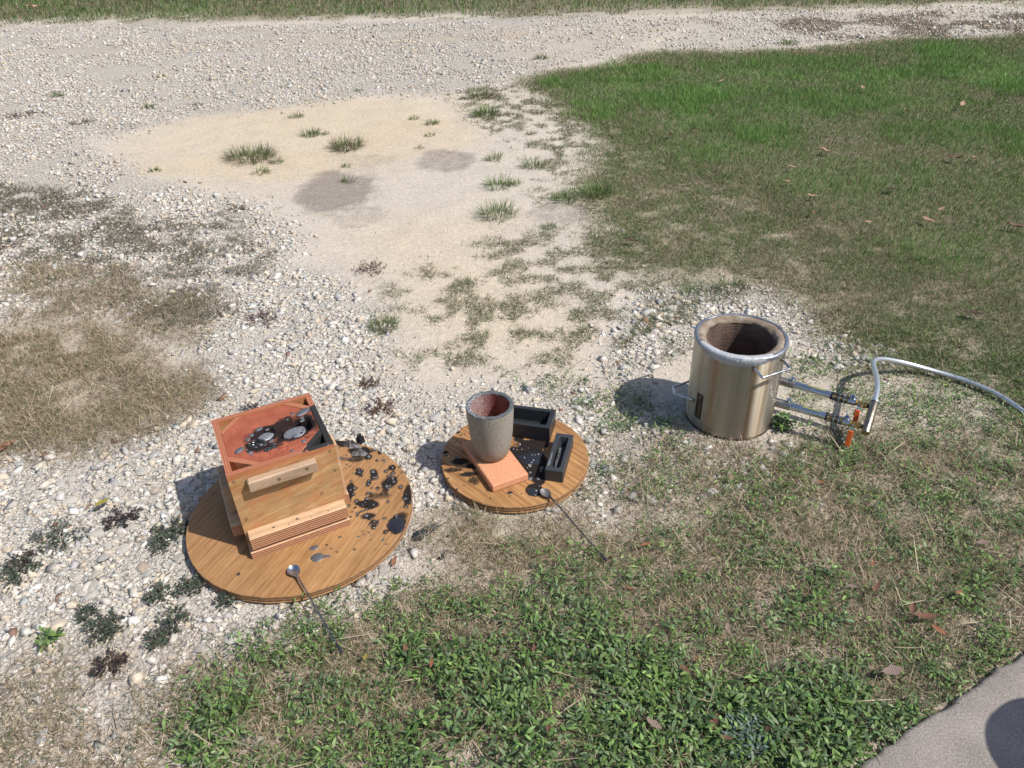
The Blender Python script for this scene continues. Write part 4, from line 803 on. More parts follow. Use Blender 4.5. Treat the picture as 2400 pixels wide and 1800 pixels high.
bx, by = on_board(*c4a(1755, 1500), B1); blob_sheet('slag_drop', board1, bx, by, rad(60*.163, B1), rad(14*.163, B1)*1.5, .002, M_SLAGGREY, 14, .1, lob=.4)
def knot(parent, bx, by, r, z=BT):
    return MB().lathe([(r, z-.001), (r, z+.0004), (r*.7, z+.0006), (r*.4, z+.0002)], 14, Matrix.Translation((bx, by, 0))).build('screw_head', M_SCREW, parent)
bx, by = on_board(1612*.3467, 1225+348*.3467, B1); knot(board1, bx, by, .0055)

char2 = []
def c2(x, y): return 980+x*.2049, 880+y*.2049
K2 = .2049
for x, y, rx, ry, w in [(1220, 900, 210, 170, 1.1), (1380, 1060, 130, 170, 1.2), (1330, 790, 200, 70, .9), (1340, 1310, 95, 75, 1.1), (1400, 1200, 60, 60, 1.0), (480, 980, 120, 40, .6), (560, 1130, 150, 40, .55), (420, 1080, 130, 35, .5), (640, 1200, 80, 60, .45), (310, 880, 60, 30, .7), (620, 1040, 70, 40, .7), (1150, 730, 60, 40, .8), (900, 1290, 60, 25, .3)]:
    bx, by = on_board(*c2(x, y), B2); char2.append((bx, by, rad(rx*K2, B2), rad(ry*K2, B2)*1.35, w))
board2 = thing('plywood_board', 'small round plywood board carrying the crucible and the two black moulds', 'board', (B2[0], B2[1], 0))
link('plywood_disc', disc('plywood_disc', .2343, BT, M_BOARD2, char2, 5, 60, 190), None, board2)
bx, by = on_board(*c2(1290, 930), B2); blob_sheet('slag_puddle', board2, bx, by, rad(140*K2, B2), rad(95*K2, B2)*1.4, .0025, M_GLASSBLACK, 21, .1, lob=.25, rz=-.4)
bx, by = on_board(*c2(1310, 1325), B2); blob_sheet('slag_puddle', board2, bx, by, rad(62*K2, B2), rad(52*K2, B2)*1.4, .0025, M_GLASSBLACK, 22, .06, lob=.12)
for x, y, r in [(1335, 915, 22), (1280, 1020, 18), (1270, 1040, 16), (1290, 985, 12), (1320, 970, 14), (1300, 1000, 10), (1360, 905, 12), (1160, 795, 14), (1185, 845, 9), (1090, 840, 10), (1130, 850, 9), (1110, 755, 12), (1095, 735, 10), (1415, 1060, 24), (1410, 1090, 18), (1280, 1110, 22), (1280, 1180, 24), (1370, 1180, 22), (1385, 1265, 10), (1345, 1320, 9), (1440, 885, 18), (1465, 870, 12), (1250, 890, 12), (1260, 830, 9)]:
    bx, by = on_board(*c2(x, y), B2); drop(board2, bx, by, rad(r*K2, B2), flat=.55, sx=random.uniform(.9, 1.4), grey=True)
for x, y, r in [(1050, 1340, 22), (1052, 1378, 9), (1180, 1355, 10), (825, 1405, 10), (525, 1258, 11), (445, 1300, 14), (340, 1178, 14), (275, 1000, 15), (280, 1020, 11), (385, 990, 20), (320, 915, 16), (460, 650, 22), (490, 680, 12), (530, 670, 10), (425, 762, 11), (440, 940, 18), (370, 945, 12), (470, 815, 8)]:
    bx, by = on_board(*c2(x, y), B2); drop(board2, bx, by, rad(r*K2, B2), flat=.35, sx=random.uniform(1, 1.6), grey=False)

M_CRUMB = simple('pale_crumb', (.55, .54, .52), .9, 0, .2)
CRUMB = drop_mesh(77); CRUMB.materials.append(M_CRUMB)
for x, y, r in [(1300, 1000, 8), (1320, 975, 9), (1265, 1030, 8), (1375, 905, 8), (1305, 915, 7), (1165, 790, 9), (1185, 850, 6), (1130, 855, 6), (1110, 815, 6), (1090, 848, 6), (1215, 945, 7), (1250, 1060, 6), (1350, 1322, 9), (1285, 1045, 9)]:
    bx, by = on_board(*c2(x, y), B2); o_ = drop(board2, bx, by, rad(r*K2, B2), z=BT+.002, flat=.7, name='pale_crumb'); o_.data = CRUMB
# ------------------------------------------------------------------ the wooden casting box
UA = math.atan2(.122, .256)
box = thing('casting_box', 'square plywood casting box packed with red sand, standing on the large round board', 'casting box', (-.743, 1.444, BT), UA)
BW, BD, BH, TH = .2835, .2735, .27, .0165           # width, depth, height above the board, panel thickness
def redtop_mat():                                     # faces of the panels stained by the red sand near the rim
    return ply_edge('ply_edge_rim', 1000, .8, 'Y', (.47, .19, .10), (.24, .075, .04), char=True)
M_RIMY = redtop_mat(); M_RIMX = ply_edge('ply_edge_rim_side', 1000, .8, 'X', (.47, .19, .10), (.24, .075, .04), char=True)
CHB = []                                              # burnt corner of the box
def local_char(x, y):
    d = np.hypot((x-.285)/.10, (y-.10)/.13)+.35*(fbm(x, y, .03, 3)-.5)*2; d2 = np.hypot((x-.265)/.075, (y-.02)/.055)+.4*(fbm(x, y, .02, 5)-.5)*2
    return np.maximum(sstep(1.05, .5, d), sstep(1.1, .6, d2))
def panel(name, x0, x1, y0, y1, z0, z1, face_mat, rim_mat, nx_=1, ny_=1, parent=box):
    """upright panel: veneer faces, plies on the top rim (rim subdivided so that the burn shows)"""
    V = []; F = []; MI = []
    for j in range(ny_+1):
        for i in range(nx_+1): V.append((x0+(x1-x0)*i/nx_, y0+(y1-y0)*j/ny_, z1))
    w = nx_+1
    for j in range(ny_):
        for i in range(nx_): F.append((j*w+i, j*w+i+1, (j+1)*w+i+1, (j+1)*w+i)); MI.append(1)
    ring = [i for i in range(nx_)]+[j*w+nx_ for j in range(ny_)]+[ny_*w+i for i in range(nx_, 0, -1)]+[j*w for j in range(ny_, 0, -1)]
    base = len(V); V += [(V[i][0], V[i][1], z0) for i in ring]; n = len(ring)
    for k in range(n): F.append((ring[k], base+k, base+(k+1) % n, ring[(k+1) % n])); MI.append(0)
    F.append(tuple(base+k for k in range(n-1, -1, -1))); MI.append(0)
    me = bpy.data.meshes.new(name); me.from_pydata(V, [], F); me.update(); me.polygons.foreach_set('material_index', MI)
    A = np.array(V); a = me.attributes.new('char', 'FLOAT', 'POINT'); a.data.foreach_set('value', (local_char(A[:, 0], A[:, 1])*(A[:, 2] > z1-.001)).astype(np.float32))
    return link(name, me, [face_mat, rim_mat], parent)
panel('front_panel', 0, BW, 0, TH, .024, BH, M_BOX, M_RIMY, 60, 2)
panel('back_panel', 0, BW, BD-TH, BD, .024, BH, M_BOX, M_RIMY, 40, 2)
panel('side_panel', .001, TH, TH+.0006, BD-TH-.0006, .024, BH-.0008, M_BOX, M_RIMX, 2, 40)
panel('side_panel', BW-TH, BW-.001, TH+.0006, BD-TH-.0006, .024, BH-.0008, M_BOX, M_RIMX, 2, 60)
# diagonal corner braces
I0, I1, J0, J1 = TH+.0005, BW-TH-.0005, TH+.001, BD-TH-.001
def brace(pa, pb, inward, t=.0155):
    M_BRACE = M_BRM if inward[0]*inward[1] < 0 else M_BRP
    a = Vector((*pa, 0)); b = Vector((*pb, 0)); d = (b-a).normalized(); nrm = Vector((*inward, 0)); n2 = (nrm-d*nrm.dot(d)).normalized()*t
    n_ = 14; V = []; F = []
    za, zb = .03, BH-.0016
    ins = [(a, a+n2*1.0+d*t*.0), (b, b+n2)]
    for k in range(n_+1):
        p = a.lerp(b, k/n_); q = (a+n2+d*(-t*.9)).lerp(b+n2+d*(t*.9), k/n_)
        for P_, z in ((p, za), (p, zb), (q, zb), (q, za)): V.append((min(max(P_.x, I0), I1), min(max(P_.y, J0), J1), z))
    for k in range(n_):
        o0 = k*4; o1 = o0+4
        for i in range(4): F.append((o0+i, o0+(i+1) % 4, o1+(i+1) % 4, o1+i))
    F += [(0, 1, 2, 3), (n_*4+3, n_*4+2, n_*4+1, n_*4)]
    me = bpy.data.meshes.new('corner_brace'); me.from_pydata(V, [], F); me.update(); A = np.array(V)
    at_ = me.attributes.new('char', 'FLOAT', 'POINT'); at_.data.foreach_set('value', (local_char(A[:, 0], A[:, 1])*(A[:, 2] > zb-.001)).astype(np.float32))
    return link('corner_brace', me, M_BRACE, box)
M_BRP = ply_edge('ply_edge_brace', 700, .8, 'P', (.52, .22, .11), (.27, .085, .045), char=True); M_BRM = ply_edge('ply_edge_brace_cross', 700, .8, 'M', (.52, .22, .11), (.27, .085, .045), char=True)
CUT = .047
brace((I0, J1-CUT), (I0+CUT, J1), (1, -1)); brace((I1-CUT, J1), (I1, J1-CUT), (-1, -1)); brace((I1, J0+CUT), (I1-CUT, J0), (-1, 1)); brace((I0+CUT*1.15, J0), (I0, J0+CUT), (1, 1))
# packed sand
def sand_fill():
    n = N('red_casting_sand'); co = n.coord('Object'); f = n.noise(co, 420, 3, .7); f2 = n.noise(co, 22, 5); ch = n.attr('char', True); nz = n.noise(co, 110, 5, .7); f4 = n.noise(co, 140, 4, .65)
    c = n.mix(n.ramp(f2, [(.35, 0), (.65, 1)]), (.30, .082, .046), (.385, .115, .066)); c = n.mix(1.0, c, n.ramp(f, [(.3, .72), (.7, 1.22)]), 'MULTIPLY')
    c = n.mix(n.ramp(n.math('ADD', ch, n.math('MULTIPLY', n.math('SUBTRACT', nz, .5), .5)), [(.2, 0), (.75, .97)]), c, (.012, .011, .012))
    n.set('Base Color', c); n.set('Roughness', .92); n.set('Specular IOR Level', .2); n.bump(n.math('ADD', f, f4), .5, .002)
    nn = 120; us = np.linspace(I0+.0005, I1-.0005, nn); vv = np.linspace(J0+.0005, J1-.0005, nn); U, W_ = np.meshgrid(us, vv); u, w = U.ravel(), W_.ravel(); z = np.full(len(u), BH-.0042)
    crumb = sstep(1.1, .4, np.hypot((u-.155)/.075, (w-.05)/.03)); z += crumb*(fbm(u, w, .008, 2, 3)-.45)*.007+(fbm(u, w, .01, 5)-.5)*.0014
    def pit(cx, cy, rx, ry, dep, rim=.0):
        nonlocal z
        d = np.hypot((u-cx)/rx, (w-cy)/ry); z = z-dep*sstep(1.0, .72, d)+rim*np.exp(-((d-1.12)/.12)**2)
    pit(.205, .131, .052, .050, .022, .002); pit(.128, .138, .030, .032, .012, .001); pit(.166, .128, .012, .034, .018); pit(.225, .150, .030, .02, .012)
    char = np.zeros(len(u)); nz_ = fbm(u, w, .02, 1)-.5
    for cx, cy, rx, ry, k in ((.205, .131, .068, .066, 1.0), (.125, .137, .045, .05, 1.0), (.098, .105, .04, .034, .9), (.085, .125, .03, .04, .5), (.13, .075, .04, .02, .6), (.15, .105, .05, .035, .5), (.255, .12, .04, .06, .6), (.245, .19, .035, .02, .5), (.12, .165, .02, .012, .6)):
        char = np.maximum(char, k*sstep(1.25, .55, np.hypot((u-cx)/rx, (w-cy)/ry)+nz_*.8))
    ii = np.arange(nn*nn).reshape(nn, nn); ctr = ((U[:-1, :-1]+U[1:, 1:])/2, (W_[:-1, :-1]+W_[1:, 1:])/2)
    e = CUT+.012; cx, cy = ctr
    ok = ((cx-I0)+(J1-cy) > e) & ((I1-cx)+(J1-cy) > e) & ((I1-cx)+(cy-J0) > e) & ((cx-I0)+(cy-J0) > e)
    F = np.stack([ii[:-1, :-1][ok], ii[:-1, 1:][ok], ii[1:, 1:][ok], ii[1:, :-1][ok]], 1)
    s = link('sand_fill', new_mesh('sand_fill', np.stack([u, w, z], 1), F, True, {'char': char}), n.m, box); return s
sandf = sand_fill()
MB().box(I0+.001, I1-.001, J0+.001, J1-.001, .026, .05).build('inner_floor', simple('dark_wood', (.10, .06, .035), .9), box)
M_CAST = simple('cast_metal', (.30, .31, .33), .55, .6, .35, 70, .7, 150, .002)
def casting(cx, cy, rx, ry, h, z, seed, rz=0, lob=.1, lump=.1): return blob_sheet('metal_casting', box, cx, cy, rx, ry, h, M_CAST, seed, lump, 30, 9, z, rz, lob)
casting(.202, .128, .033, .026, .003, BH-.020, 31, .2, .07, .16); casting(.124, .139, .023, .018, .0025, BH-.0125, 32, .3, .10, .16)
zs = BH-.0044
blob_sheet('slag_crust', box, .100, .107, .024, .020, .006, M_GLASSBLACK, 33, .5, 30, 9, zs, 0, .18); blob_sheet('slag_crust', box, .128, .072, .022, .012, .004, M_GLASSBLACK, 34, .5, 26, 8, zs, .4, .3)
for x, y, r, sx in [(.05, .101, .010, 1.5), (.243, .190, .013, 2.0), (.091, .153, .008, 1.1), (.078, .138, .0075, 1.0), (.135, .101, .007, 1.2), (.074, .077, .007, 1.1), (.213, .056, .007, 1.2), (.176, .031, .005, 1.3), (.115, .171, .007, 1.8), (.135, .158, .005, 1.4), (.215, .196, .006, 1.2), (.270, .186, .006, 1.1), (.263, .208, .005, 1.1), (.079, .118, .0045, 1), (.068, .094, .004, 1), (.076, .064, .0045, 1), (.135, .083, .004, 1.2), (.226, .108, .004, 1.5), (.197, .096, .004, 2.2), (.232, .152, .006, 1.6), (.235, .165, .005, 1.6), (.195, .178, .004, 1.2), (.268, .004, .004, 1)]:
    drop(box, x, y, r, zs if y > .01 else BH, flat=.5, sx=sx, rz=.5, grey=True)
# battens, cleats and bottom board
def batten(name, x0, x1, y0, y1, z0, z1, mat, bev=.0025): return MB().box(x0, x1, y0, y1, z0, z1, None, bev).build(name, mat, box)
batten('handle_batten', .044, .225, -.025, -.0004, .213, .249, M_CEDAR, .004)
batten('handle_batten', .05, .23, BD+.0004, BD+.025, .213, .249, M_CEDAR, .004)
cl = MB(); cl.box(.007, .2755, -.040, -.0004, .0325, .073, None, .0015); clo = cl.build('base_cleat', [M_PINE, M_PLYSIDE], box)
def side_faces(o, ax):                                # vertical faces show the plies, flat ones the veneer
    for p in o.data.polygons: p.material_index = 1 if abs(p.normal.z) < .5 else 0
side_faces(clo, 0)
for nm, x0, x1, y0, y1 in (('base_cleat', .007, .2755, BD+.0004, BD+.04), ('base_cleat', -.030, -.0006, .035, BD-.02), ('base_cleat', BW+.0006, BW+.012, .01, BD-.02)):
    m_ = MB(); m_.box(x0, x1, y0, y1, .0325, .073, None, .0015); o_ = m_.build(nm, [M_PINE, M_PLYSIDE], box); side_faces(o_, 0)
m_ = MB(); m_.box(-.0005, .2775, -.0395, BD+.036, .0004, .0238, None, .0012); o_ = m_.build('bottom_board', [M_PINE, M_PLYSIDE], box); side_faces(o_, 0)
m_ = MB(); m_.box(-.022, -.0004, .085, .185, .078, .172, None, .002); m_.build('handle_batten', M_CEDAR, box)
m_ = MB(); m_.box(BW+.0004, BW+.007, .004, .06, .076, .262, None, .001); m_.build('edge_strip', M_PINE, box)
def screw(x, z, y=0.0, top=False):
    r = .0042; M = Matrix.Translation((x, y, z)) @ (Matrix.Identity(4) if top else Matrix.Rotation(math.radians(90), 4, 'X'))
    MB().lathe([(r, -.001), (r, .0005), (r*.72, .0007), (r*.62, -.0004), (r*.2, -.0006)], 12, M).build('screw', M_SCREW, box)
for x, z in ((.013, .247), (.268, .249), (.014, .113), (.270, .180), (.222, .115)): screw(x, z)
for x, z in ((.122, .231), (.197, .236)): screw(x, z, -.0255)
for x, y in ((.140, -.021),): screw(x, .0735, y, True)
for x, y, r in ((.075, -.022, .003), (.115, -.03, .0016), (.175, -.033, .0015), (.225, -.03, .0018)): MB().lathe([(r, -.0004), (r, .0005), (r*.5, .0006)], 9, Matrix.Translation((x, y, .0732))).build('dark_speck', M_CHARCOAL, box)
for x, z, r in ((.05, .125+.085, .003), (.1, .083, .0028)): pass

# ------------------------------------------------------------------ crucible, fire brick, moulds
def brick_mat():
    n = N('fire_brick'); co = n.coord('Object'); f = n.noise(co, 260, 2, .6); f2 = n.noise(co, 40, 3)
    c = n.mix(f2, (.58, .26, .135), (.67, .33, .185)); c = n.mix(n.ramp(f, [(.30, 1), (.40, 0)]), c, (.36, .13, .06)); n.set('Base Color', c); n.set('Roughness', .9); n.bump(f, .4, .002); return n.m
TL, TF, TR = np.array([-.172, 1.854]), np.array([-.069, 1.641]), np.array([.040, 1.692])
ex = TR-TF; lx = np.linalg.norm(ex); an = math.atan2(ex[1], ex[0]); ly = np.linalg.norm(TL-TF)
tile = MB().box(0, lx, 0, ly, 0, .026, None, .003).build('fire_brick', brick_mat(), None, False, (TF[0], TF[1], BT+.0005), (0, 0, an))
tag(tile, 'flat orange fire brick lying on the small board under the crucible', 'brick')
def cruc_mat():
    n = N('crucible_clay'); co = n.coord('Object'); f = n.noise(co, 260, 3, .75); f2 = n.noise(co, 25, 4); sep = n.node('ShaderNodeSeparateXYZ', {0: co})
    c = n.mix(f2, (.27, .245, .205), (.36, .325, .27)); c = n.mix(1.0, c, n.ramp(f, [(.3, .55), (.65, 1.22)]), 'MULTIPLY')
    c = n.mix(n.math('MULTIPLY', n.ramp(sep.outputs[2], [(.0, 1), (.055, 0)]), .8), c, (.21, .145, .105)); n.set('Base Color', c); n.set('Roughness', .85); n.bump(f, .35, .0015); return n.m
def glaze_mat():
    n = N('crucible_red_glaze'); co = n.coord('Object'); f = n.noise(co, 330, 3, .7); f2 = n.noise(co, 30, 4); sep = n.node('ShaderNodeSeparateXYZ', {0: co})
    c = n.mix(f2, (.15, .032, .020), (.24, .05, .028)); lf = n.ramp(sep.outputs[0], [(.35, 1), (.5, 0)]); n.t.nodes  # pale frit on the left wall
    frit = n.math('MULTIPLY', n.ramp(f, [(.40, 0), (.56, 1)]), n.ramp(n.math('ADD', n.math('MULTIPLY', sep.outputs[0], -9.0), n.math('MULTIPLY', f2, .8)), [(.30, 0), (.80, .85)]))
    c = n.mix(frit, c, (.50, .44, .44)); n.set('Base Color', c); n.set('Roughness', n.ramp(f, [(.3, .15), (.7, .45)])); n.bump(f, .3, .002); return n.m
def rim_mat():
    n = N('crucible_rim'); co = n.coord('Object'); f = n.noise(co, 330, 3, .7); sep = n.node('ShaderNodeSeparateXYZ', {0: co})
    w = n.math('MULTIPLY', n.ramp(n.noise(co, 260, 3, .8), [(.52, 0), (.6, 1)]), n.ramp(n.math('MULTIPLY', sep.outputs[0], -12.0), [(.1, .10), (.55, 1.0)]))
    c = n.mix(w, n.mix(f, (.05, .055, .062), (.12, .125, .135)), (.60, .60, .60)); n.set('Base Color', c); n.set('Roughness', .7); n.bump(f, .6, .003); return n.m
CRU = (-.0695, 1.792)
cru = thing('crucible', 'tall speckled grey clay crucible with dark red glazed inside on the orange brick', 'crucible', (CRU[0], CRU[1], BT+.0272))
b0 = MB(); b0.lathe([(.038, 0), (.0455, .002), (.0515, .012), (.0575, .032), (.0630, .06), (.0670, .095), (.0703, .14), (.0728, .188)], 64, None, True, False); b0.build('wall', cruc_mat(), cru, True, sharp=60)
b0 = MB(); b0.lathe([(.0725, .188), (.0722, .1905), (.070, .1915), (.062, .1912), (.0595, .190), (.0590, .186)], 64, None, False, False, wob=lambda j, a, r, z: (r+.0006*math.sin(9*a), z+.0008*math.sin(13*a+2)+.0006*math.sin(31*a))); b0.build('rim', rim_mat(), cru, True, sharp=60)
b0 = MB(); b0.lathe([(.0590, .1862), (.0575, .15), (.053, .09), (.046, .045), (.030, .022), (.004, .017)][::1], 64, None, False, True); o_ = b0.build('inner_glaze', glaze_mat(), cru, True, sharp=60)

M_GRAPH = simple('graphite', (.022, .024, .028), .45, .0, .2, 30, .15, 200, .0008, spec=.55)
M_GRAPH2 = simple('graphite_worn', (.038, .041, .047), .52, .0, .25, 40, .2, 200, .0008, spec=.5)
def mould(parent, L, W_, H, wl, ww, dep, mat):
    """block with a bevelled rectangular cavity whose walls draw inwards"""
    b = .0022; cr = .006
    def rr(x0, x1, y0, y1, r, z, n=3):
        out = []
        for (cx, cy, a0) in ((x1-r, y1-r, 0), (x0+r, y1-r, 90), (x0+r, y0+r, 180), (x1-r, y0+r, 270)):
            for k in range(n+1): a = math.radians(a0+90*k/n); out.append((cx+r*math.cos(a), cy+r*math.sin(a), z))
        return out
    rows = [rr(0, L, 0, W_, .001, 0), rr(0, L, 0, W_, .001, H-b*.5), rr(b*.5, L-b*.5, b*.5, W_-b*.5, .001, H), rr(wl, L-wl, ww, W_-ww, cr, H), rr(wl+.001, L-wl-.001, ww+.001, W_-ww-.001, cr, H-.002), rr(wl+.006, L-wl-.006, ww+.006, W_-ww-.006, cr, H-dep)]
    V = [p for r in rows for p in r]; n = len(rows[0]); F = [tuple(range(n-1, -1, -1)), tuple((len(rows)-1)*n+i for i in range(n))]
    for j in range(len(rows)-1):
        for i in range(n): F.append((j*n+i, j*n+(i+1) % n, (j+1)*n+(i+1) % n, (j+1)*n+i))
    return MB().add(V, F).build('mould_block', mat, parent)
# large mould: front edge along (0,1.905)-(.115,1.872); hidden end runs behind the crucible
a0 = np.array([.1155, 1.8725]); dirx = np.array([.115-(-.055), 1.872-1.919]); dirx /= np.linalg.norm(dirx); o1 = a0-dirx*.185
mo1 = thing('ingot_mould', 'larger black graphite ingot mould with a wide empty cavity behind the crucible', 'ingot mould', (o1[0], o1[1], BT+.0004), math.atan2(dirx[1], dirx[0]))
mould(mo1, .185, .102, .056, .014, .014, .043, M_GRAPH)
a1 = np.array([.0895, 1.6885]); b1 = np.array([.1375, 1.868]); dy = (b1-a1)/np.linalg.norm(b1-a1)
mo2 = thing('ingot_mould', 'smaller narrow black graphite mould with grey residue in its slot, right edge of small board', 'ingot mould', (a1[0], a1[1], BT+.0004), math.atan2(dy[1], dy[0])-math.pi/2)
MB_ = mould(mo2, .056, .182, .0435, .012, .016, .030, M_GRAPH2)
M_RES = simple('grey_residue', (.16, .165, .175), .8, 0, .5, 90, .8, 140, .003)
blob_sheet('residue', mo2, .0235, .085, .0062, .060, .017, M_RES, 41, .35, 30, 10, .013, 0, .12)
blob_sheet('residue', mo2, .007, .045, .004, .03, .0012, M_RES, 42, .5, 24, 7, .0436, 0, .4)

# ------------------------------------------------------------------ spoons
M_SPOON = simple('brushed_steel', (.56, .56, .58), .26, 1.0, .12, 60, .1, 300, .0004)
M_SPOONB = simple('burnt_steel', (.13, .125, .13), .42, .85, .4, 60, .4, 200, .001)
M_SCALE = simple('scaled_bowl', (.22, .21, .21), .55, .6, .6, 70, .6, 160, .002)
def spoon(label, pc, pn, pe, bowl_mat, rod_mat, zb, zn, ze, bl=.030, bw=.0205, lift=.02):
    c = Vector((pc[0], pc[1], zb)); e = Vector((pe[0], pe[1], ze)); d = (e-c); ang = math.atan2(d.y, d.x)
    s = thing('bar_spoon', label, 'spoon', (c.x, c.y, zb), ang)
    V = []; F = []; n, m = 26, 8
    for side in (0, 1):
        for j in range(m+1):
            t = j/m
            for i in range(n):
                a = 2*math.pi*i/n; w = bw*(1-.22*math.cos(a)) if math.cos(a) > 0 else bw
                x = bl*t*math.cos(a); y = w*t*math.sin(a)*(1-.25*max(0, math.cos(a))*t); z = -.0085*(1-t*t)+(.0008 if side == 0 else -.0008)+.0095; V.append((x, y, z))
    o = (m+1)*n
    for j in range(m):
        for i in range(n):
            F.append((j*n+i, (j+1)*n+i, (j+1)*n+(i+1) % n, j*n+(i+1) % n)); F.append((o+j*n+i, o+j*n+(i+1) % n, o+(j+1)*n+(i+1) % n, o+(j+1)*n+i))
    for i in range(n): F.append((m*n+i, o+m*n+i, o+m*n+(i+1) % n, m*n+(i+1) % n))
    MB().add(V, F).build('bowl', bowl_mat, s, True, sharp=70)
    D = math.hypot(d.x, d.y); h1 = ze-zb; r0 = .0026
    P0 = Vector((bl*.80, 0, .0098)); Pm = Vector((bl+.02, 0, .012)); P1 = Vector((D-.03, 0, h1+.004)); P2 = Vector((D, 0, h1+.002))
    MB().tube(smooth_path([P0, Vector((bl+.006, 0, .0112)), Pm], 5), [.0058, .0052, .0045, .004, .0036, .0033, .0031, .003, .0029, .0028, .0027], 10).build('neck', rod_mat if rod_mat is M_SPOONB else M_SPOON, s, True)
    for ph in (0, math.pi):                             # two strands wound round each other
        L = (P1-Pm).length; k = int(L/.0025); pts = []
        for i in range(k+1):
            t = i/k; p = Pm.lerp(P1, t); q = t*L/.016*2*math.pi+ph; pts.append((p.x, p.y+.0013*math.cos(q), p.z+.0013*math.sin(q)))
        MB().tube(pts, .0016, 6).build('twisted_rod', rod_mat, s, True)
    MB().tube([P1, P1.lerp(P2, .15), P1.lerp(P2, .7), P1.lerp(P2, .95), P2], [.0024, .0034, .0048, .0044, .002], 12).build('handle_end', M_SPOON if rod_mat is M_SPOON else M_SPOONB, s, True)
    return s
M_TWIST = simple('dark_twisted_steel', (.24, .24, .26), .33, .95, .3, 80, .1)
p_b = G(600+232*.3843, 1150+488*.3843, .04); p_e = G(600+525*.3843, 1150+990*.3843, .036)
spoon('clean silver bar spoon, bowl on the large board, twisted handle over the weeds', p_b, None, p_e, M_SPOON, M_TWIST, .0303, .04, .034, .0225, .0172)
p_b = G(*c2(1462, 1345), .04); p_e = G(600+2140*.3843, 1150+435*.3843, .02)
spoon('blackened bar spoon, scorched bowl on the small board edge, handle on the grass', p_b, None, p_e, M_SCALE, M_SPOONB, .0303, .04, .022, .0225, .0155)

# ------------------------------------------------------------------ furnace
def steel_mat():
    n = N('heat_tinted_steel'); tc = n.node('ShaderNodeTexCoord'); co = tc.outputs['Object']; st = n.node('ShaderNodeMapping', {'Vector': co, 'Scale': (34, 34, .55)}).outputs[0]; fine = n.node('ShaderNodeMapping', {'Vector': co, 'Scale': (5, 5, 420)}).outputs[0]
    b = n.noise(st, 1.0, 5, .6); c = n.ramp(b, [(.28, (.34, .235, .15)), (.42, (.46, .37, .27)), (.55, (.55, .50, .41)), (.72, (.60, .53, .42))])
    f = n.noise(fine, 1.0, 3, .6); n.set('Base Color', n.mix(1.0, c, n.ramp(f, [(.3, .88), (.7, 1.05)]), 'MULTIPLY')); n.set('Metallic', 1.0)
    n.set('Roughness', n.ramp(n.noise(st, 2.0, 3), [(.3, .40), (.7, .48)])); n.set('Anisotropic', .97); n.set('Anisotropic Rotation', .25); tg = n.node('ShaderNodeTangent', direction_type='RADIAL', axis='Z'); n.t.links.new(tg.outputs[0], n.b.inputs['Tangent']); n.bump(f, .08, .0006); return n.m
def lining_mat():
    n = N('scorched_refractory'); co = n.coord('Object'); f = n.noise(co, 22, 5, .6); f2 = n.noise(co, 150, 4, .65); ring = n.node('ShaderNodeMapping', {'Vector': co, 'Scale': (6, 6, 160)}).outputs[0]; f3 = n.noise(ring, 1.0, 3)
    c = n.mix(n.ramp(f, [(.3, 0), (.7, 1)]), (.095, .062, .048), (.19, .125, .092)); c = n.mix(1.0, c, n.ramp(f2, [(.3, .75), (.7, 1.15)]), 'MULTIPLY'); c = n.mix(1.0, c, n.ramp(f3, [(.3, .8), (.7, 1.08)]), 'MULTIPLY')
    n.set('Base Color', c); n.set('Roughness', .92); n.bump(n.math('ADD', f2, f3), .5, .003); return n.m
FX, FY, FR, FH = .741, 2.027, .1435, .3135
fur = thing('melting_furnace', 'upright stainless steel melting furnace with two burner tubes on its right side', 'furnace', (FX, FY, 0))
M_STEEL = steel_mat(); M_CHROME = simple('bright_steel', (.60, .61, .63), .2, 1.0, .1, 40)
M_LIN = lining_mat()
b0 = MB(); b0.lathe([(FR-.003, .003), (FR, .006), (FR, FH-.012), (FR+.001, FH-.010)], 96, None, True, False); b0.build('shell', M_STEEL, fur, True, sharp=50)
b0 = MB(); b0.lathe([(FR-.001, -.002), (FR+.0015, -.002), (FR+.0015, .005), (FR-.001, .0055)], 96, None, False, False); b0.build('base_ring', simple('rusty_base', (.07, .04, .03), .8), fur, True)
def rimw(j, a, r, z): return r+.0006*math.sin(7*a+j), z+.0012*math.sin(3*a+.5)*(1 if j > 2 else .3)+.0006*math.sin(11*a+j)
M_RIMC = simple('grey_cement', (.43, .445, .47), .6, .1, .35, 45, .5, 120, .002)
M_RIMB = simple('rim_steel', (.30, .32, .35), .36, .75, .35, 25, .3, 90, .002)
b0 = MB(); b0.lathe([(FR+.0005, FH-.013), (FR+.003, FH-.011), (FR+.0042, FH-.005), (FR+.003, FH+.001), (FR-.001, FH+.004), (FR-.005, FH+.004), (FR-.0085, FH+.002)], 110, None, False, False, wob=rimw); b0.build('rim_band', M_RIMB, fur, True, sharp=80)
def ledge_mat():
    n = N('tan_refractory'); co = n.coord('Object'); f = n.noise(co, 24, 5, .65); f2 = n.noise(co, 150, 4, .7)
    c = n.ramp(f, [(.3, (.17, .12, .085)), (.5, (.27, .205, .15)), (.7, (.38, .34, .30))]); c = n.mix(1.0, c, n.ramp(f2, [(.3, .75), (.7, 1.12)]), 'MULTIPLY'); n.set('Base Color', c); n.set('Roughness', .9); n.bump(f2, .5, .003); return n.m
wl_ = lambda j, a, r, z: (r+.0014*math.sin(5*a+j*2)+.0009*math.sin(17*a+j), z+.0010*math.sin(4*a+j)+.0005*math.sin(19*a))
